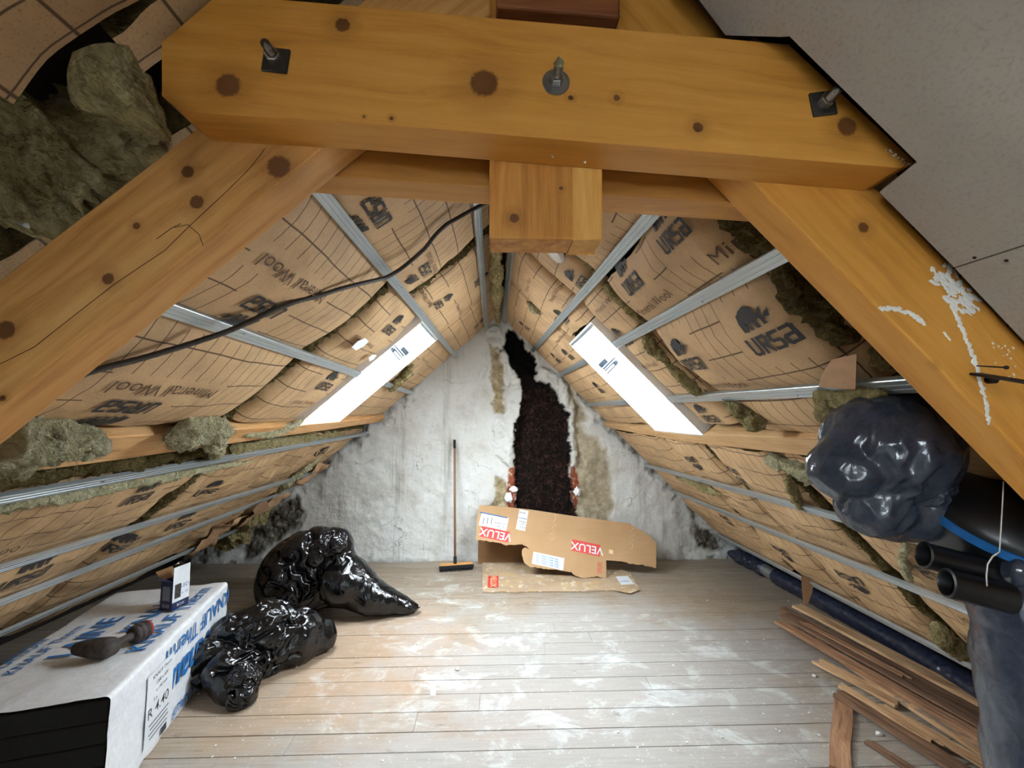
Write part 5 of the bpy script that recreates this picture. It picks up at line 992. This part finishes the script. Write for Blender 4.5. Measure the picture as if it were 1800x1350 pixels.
ol = [(843, 888), (888, 891), (935, 896), (1000, 906), (1060, 914), (1108, 921), (1118, 927), (1130, 934), (1143, 944), (1153, 953), (1154, 975), (1153, 998), (1128, 993), (1105, 990), (1090, 986), (1065, 985), (1066, 1000), (1065, 1016), (1050, 1013), (1030, 1017), (1012, 1012), (1004, 1006), (985, 1003), (960, 1000), (940, 997), (929, 996), (929, 964), (918, 956), (905, 958), (890, 958), (870, 953), (855, 951), (836, 949), (838, 915)]
e = empty('cardboard_box', cb(1000, 1010), 'torn brown skylight carton with red labels leaning against the chimney breast', 'cardboard')
cardo(ol, '', 'card', name='front_sheet', parent=e)
cardo([(917, 966), (924, 962), (930, 965), (930, 996), (922, 990), (917, 975)], '', 'card', .004, .003, 'side_flap', e)
q0 = [hz(840, 991, .0), hz(905, 990, .0), hz(985, 990, .0)]; g = G(); bk_ = [q0[0], q0[2]+[.5, 0, 0], q0[2]+[.5, .05, .42], q0[0]+[0, .05, .5]]; g.prism(bk_, (0, .004, 0)); g.prism([q0[0], q0[0]+[.11, .0, 0], q0[0]+[.11, .03, .25], q0[0]+[0, .03, .25]], (0, -.004, 0))
g.build('back_sheet', M['cardin'], e, smooth=False)
g = G(); exu = cb(1057, 979)-cb(1005, 968); exu /= np.linalg.norm(exu); eyu = np.cross(nrm, exu)
def lab(px, py, w, h, m): quad(g, cb(px, py, .001), exu, eyu, w, h, m)
def lt(s, size, px, py, rot, m, bold=0., off=.003):
    a = math.radians(rot); lay(g, s, size, cb(px, py, off), exu*math.cos(a)+eyu*math.sin(a), -exu*math.sin(a)+eyu*math.cos(a), m, bold, 0)
pxm = lambda p: p/F*4.25
def flush(nm):
    global g
    g.build(nm, [M['paper'], M['red'], M['blue'], M['text'], M['chalk']], e, smooth=False); g = G()
lab(869.5, 939, pxm(51), pxm(19), 1); lt('VELUX', pxm(19), 871, 939, 180, 0, .012); flush('red_logo_label'); lab(1030, 963, pxm(49), pxm(20), 1); lt('VELUX', pxm(18.5), 1032, 963.5, 180, 0, .012); flush('red_logo_label')
lab(868, 917, pxm(50), pxm(24), 0); lab(868, 905.5, pxm(50), pxm(2.2), 2); lt('GGL MK04', pxm(4.6), 880, 920, 180, 3); lt('78 x 98', pxm(4.6), 881, 926, 180, 3)
for k in range(3): lt('/', pxm(17), 850+k*7, 916, 20, 3)
flush('product_label')
lab(918, 914, pxm(17), pxm(38), 0); lab(918, 911, pxm(17), pxm(1.6), 2)
for k, s_ in enumerate(('MK04', 'GGL', '3050', '78x98')): lt(s_, pxm(5), 919, 917+k*5 if k < 3 else 901, 180, 3)
flush('narrow_label'); lab(963.5, 986, pxm(53), pxm(20), 0)
for k in range(4): lt('7803 4410 2965 118', pxm(4.6), 963, 979.5+k*4.4, 180, 2, .004)
flush('address_label')
for (a, b, c_, d_) in ((1051, 990, .003, 17), (1057, 990, .003, 17)): quad(g, cb(a, b+8, .001), exu, eyu, .004, pxm(17), 1)
for b in (989.5, 1006.5): quad(g, cb(1054, b, .001), exu, eyu, pxm(6), .004, 1)
lt('VELUX', pxm(4.6), 1054, 998, 90, 1, .004); flush('red_outlined_mark')
def scrawl(pts, r=.0022):
    g.tube([cb(px, py, .002) for px, py in pts], r, 5, 4)
scrawl([(975, 903), (977, 912), (972, 918), (979, 922), (970, 928), (976, 934), (966, 940), (974, 943), (963, 942), (970, 949), (976, 945)]); flush('handwriting'); scrawl([(1114, 928), (1108, 934), (1117, 940), (1106, 944), (1114, 950), (1105, 952), (1113, 958), (1110, 966)])
flush('handwriting'); lab(1074, 970, pxm(7), pxm(7), 4); flush('pale_square_mark')
# flat dirty cardboard on the floor
e = empty('cardboard_sheet', hz(985, 1025, 0), 'dirty flat cardboard sheet lying on the floor in front of the carton', 'cardboard')
g = G().prism([hz(px, py, .012) for px, py in [(848, 989), (858, 989), (879, 985), (906, 987), (985, 989), (1085, 996), (1110, 1012), (1124, 1037), (1108, 1042), (1078, 1037), (1000, 1039), (925, 1039), (906, 1041), (884, 1039), (866, 1041), (848, 1040)]], (0, 0, -.010)); bev(g.build('sheet', M['cardflat'], e, smooth=False), .002)
fv1 = hz(1122, 1036, .014); G().prism([hz(px, py, .0155) for px, py in [(1085, 996), (1108, 1008), (1125, 1036), (1108, 1043), (1080, 1037)]], (0, 0, -.003)).build('folded_flap', M['cardflat'], e, smooth=False)
g = G(); q = hz(867, 1022, .0142); quad(g, q, (0, 1, 0), (-1, 0, 0), .27, .10, 1); lay(g, 'VELUX', .085, q+[0, 0, .001], (0, -1, 0), (1, 0, 0), 0, .01); g.build('red_logo_label', [M['chalk'], M['red']], e, smooth=False); g = G(); quad(g, hz(1098, 1020, .0165), (1, .1, 0), (0, 1, 0), .13, .2, 0); lay(g, 'GGL', .05, hz(1098, 1022, .018), (1, .1, 0), (0, 1, 0), 2)
g.build('paper_label', [M['paper'], M['red'], M['blue']], e, smooth=False)
# white plaster blobs on the bricks
def blob(px, py, rx, rz, label, seed):
    c = hy(px, py, YW-.02); V, Fs = ICO[4]; o = mk('plaster_blob', V*[rx, .022, rz]*(1+fbm(V, 2.2, seed, 3)[:, None]*.3)+c, Fs, M['white']); tagit(o, label, 'plaster')
blob(894, 875, .04, .055, 'white plaster blob on bricks left of the sooty strip, lower one', 1); blob(903, 860, .045, .03, 'white plaster blob on bricks left of the sooty strip, upper one', 2); blob(1014, 864, .035, .045, 'white plaster blob on the brick right of the sooty strip', 3)
# paper scrap and crumbs
sheetpiece([hz(px, py, .004) for px, py in [(756, 1205), (765, 1203), (766, 1222), (757, 1223)]], 'small white paper label lying on the floorboards', 'white', (0, 0, -1))
def crumb(px, py, r, label=None, seed=0):
    c = hz(px, py, 0); V, Fs = ICO[3]; return V*[r, r*.8, r*.6]*(1+fbm(V, 1.5, seed, 2)[:, None]*.4)+c+[0, 0, r*.45], Fs
g = G(); rr = random.Random(8)
for k in range(260):
    px, py = rr.uniform(300, 1500), rr.uniform(1010, 1345); V, Fs = crumb(px, py, rr.choice([.002, .003, .003, .004, .006]), seed=k); V, Fs = (V, Fs); g.add(V, Fs)
o = g.build('plaster_crumbs', M['whitepl'], smooth=False); tagit(o, 'scattered white plaster crumbs over the floorboards', 'debris', kind='stuff')
for k, (px, py, lb) in enumerate([(804, 1178, 'small white plaster lump in the middle of the floor'), (1432, 1190, 'small white plaster lump near the broken planks'), (1545, 1292, 'white plaster lump between the planks at the lower right')]):
    V, Fs = crumb(px, py, .014, seed=k+50); tagit(mk('plaster_lump', V, Fs, M['whitepl']), lb, 'debris')
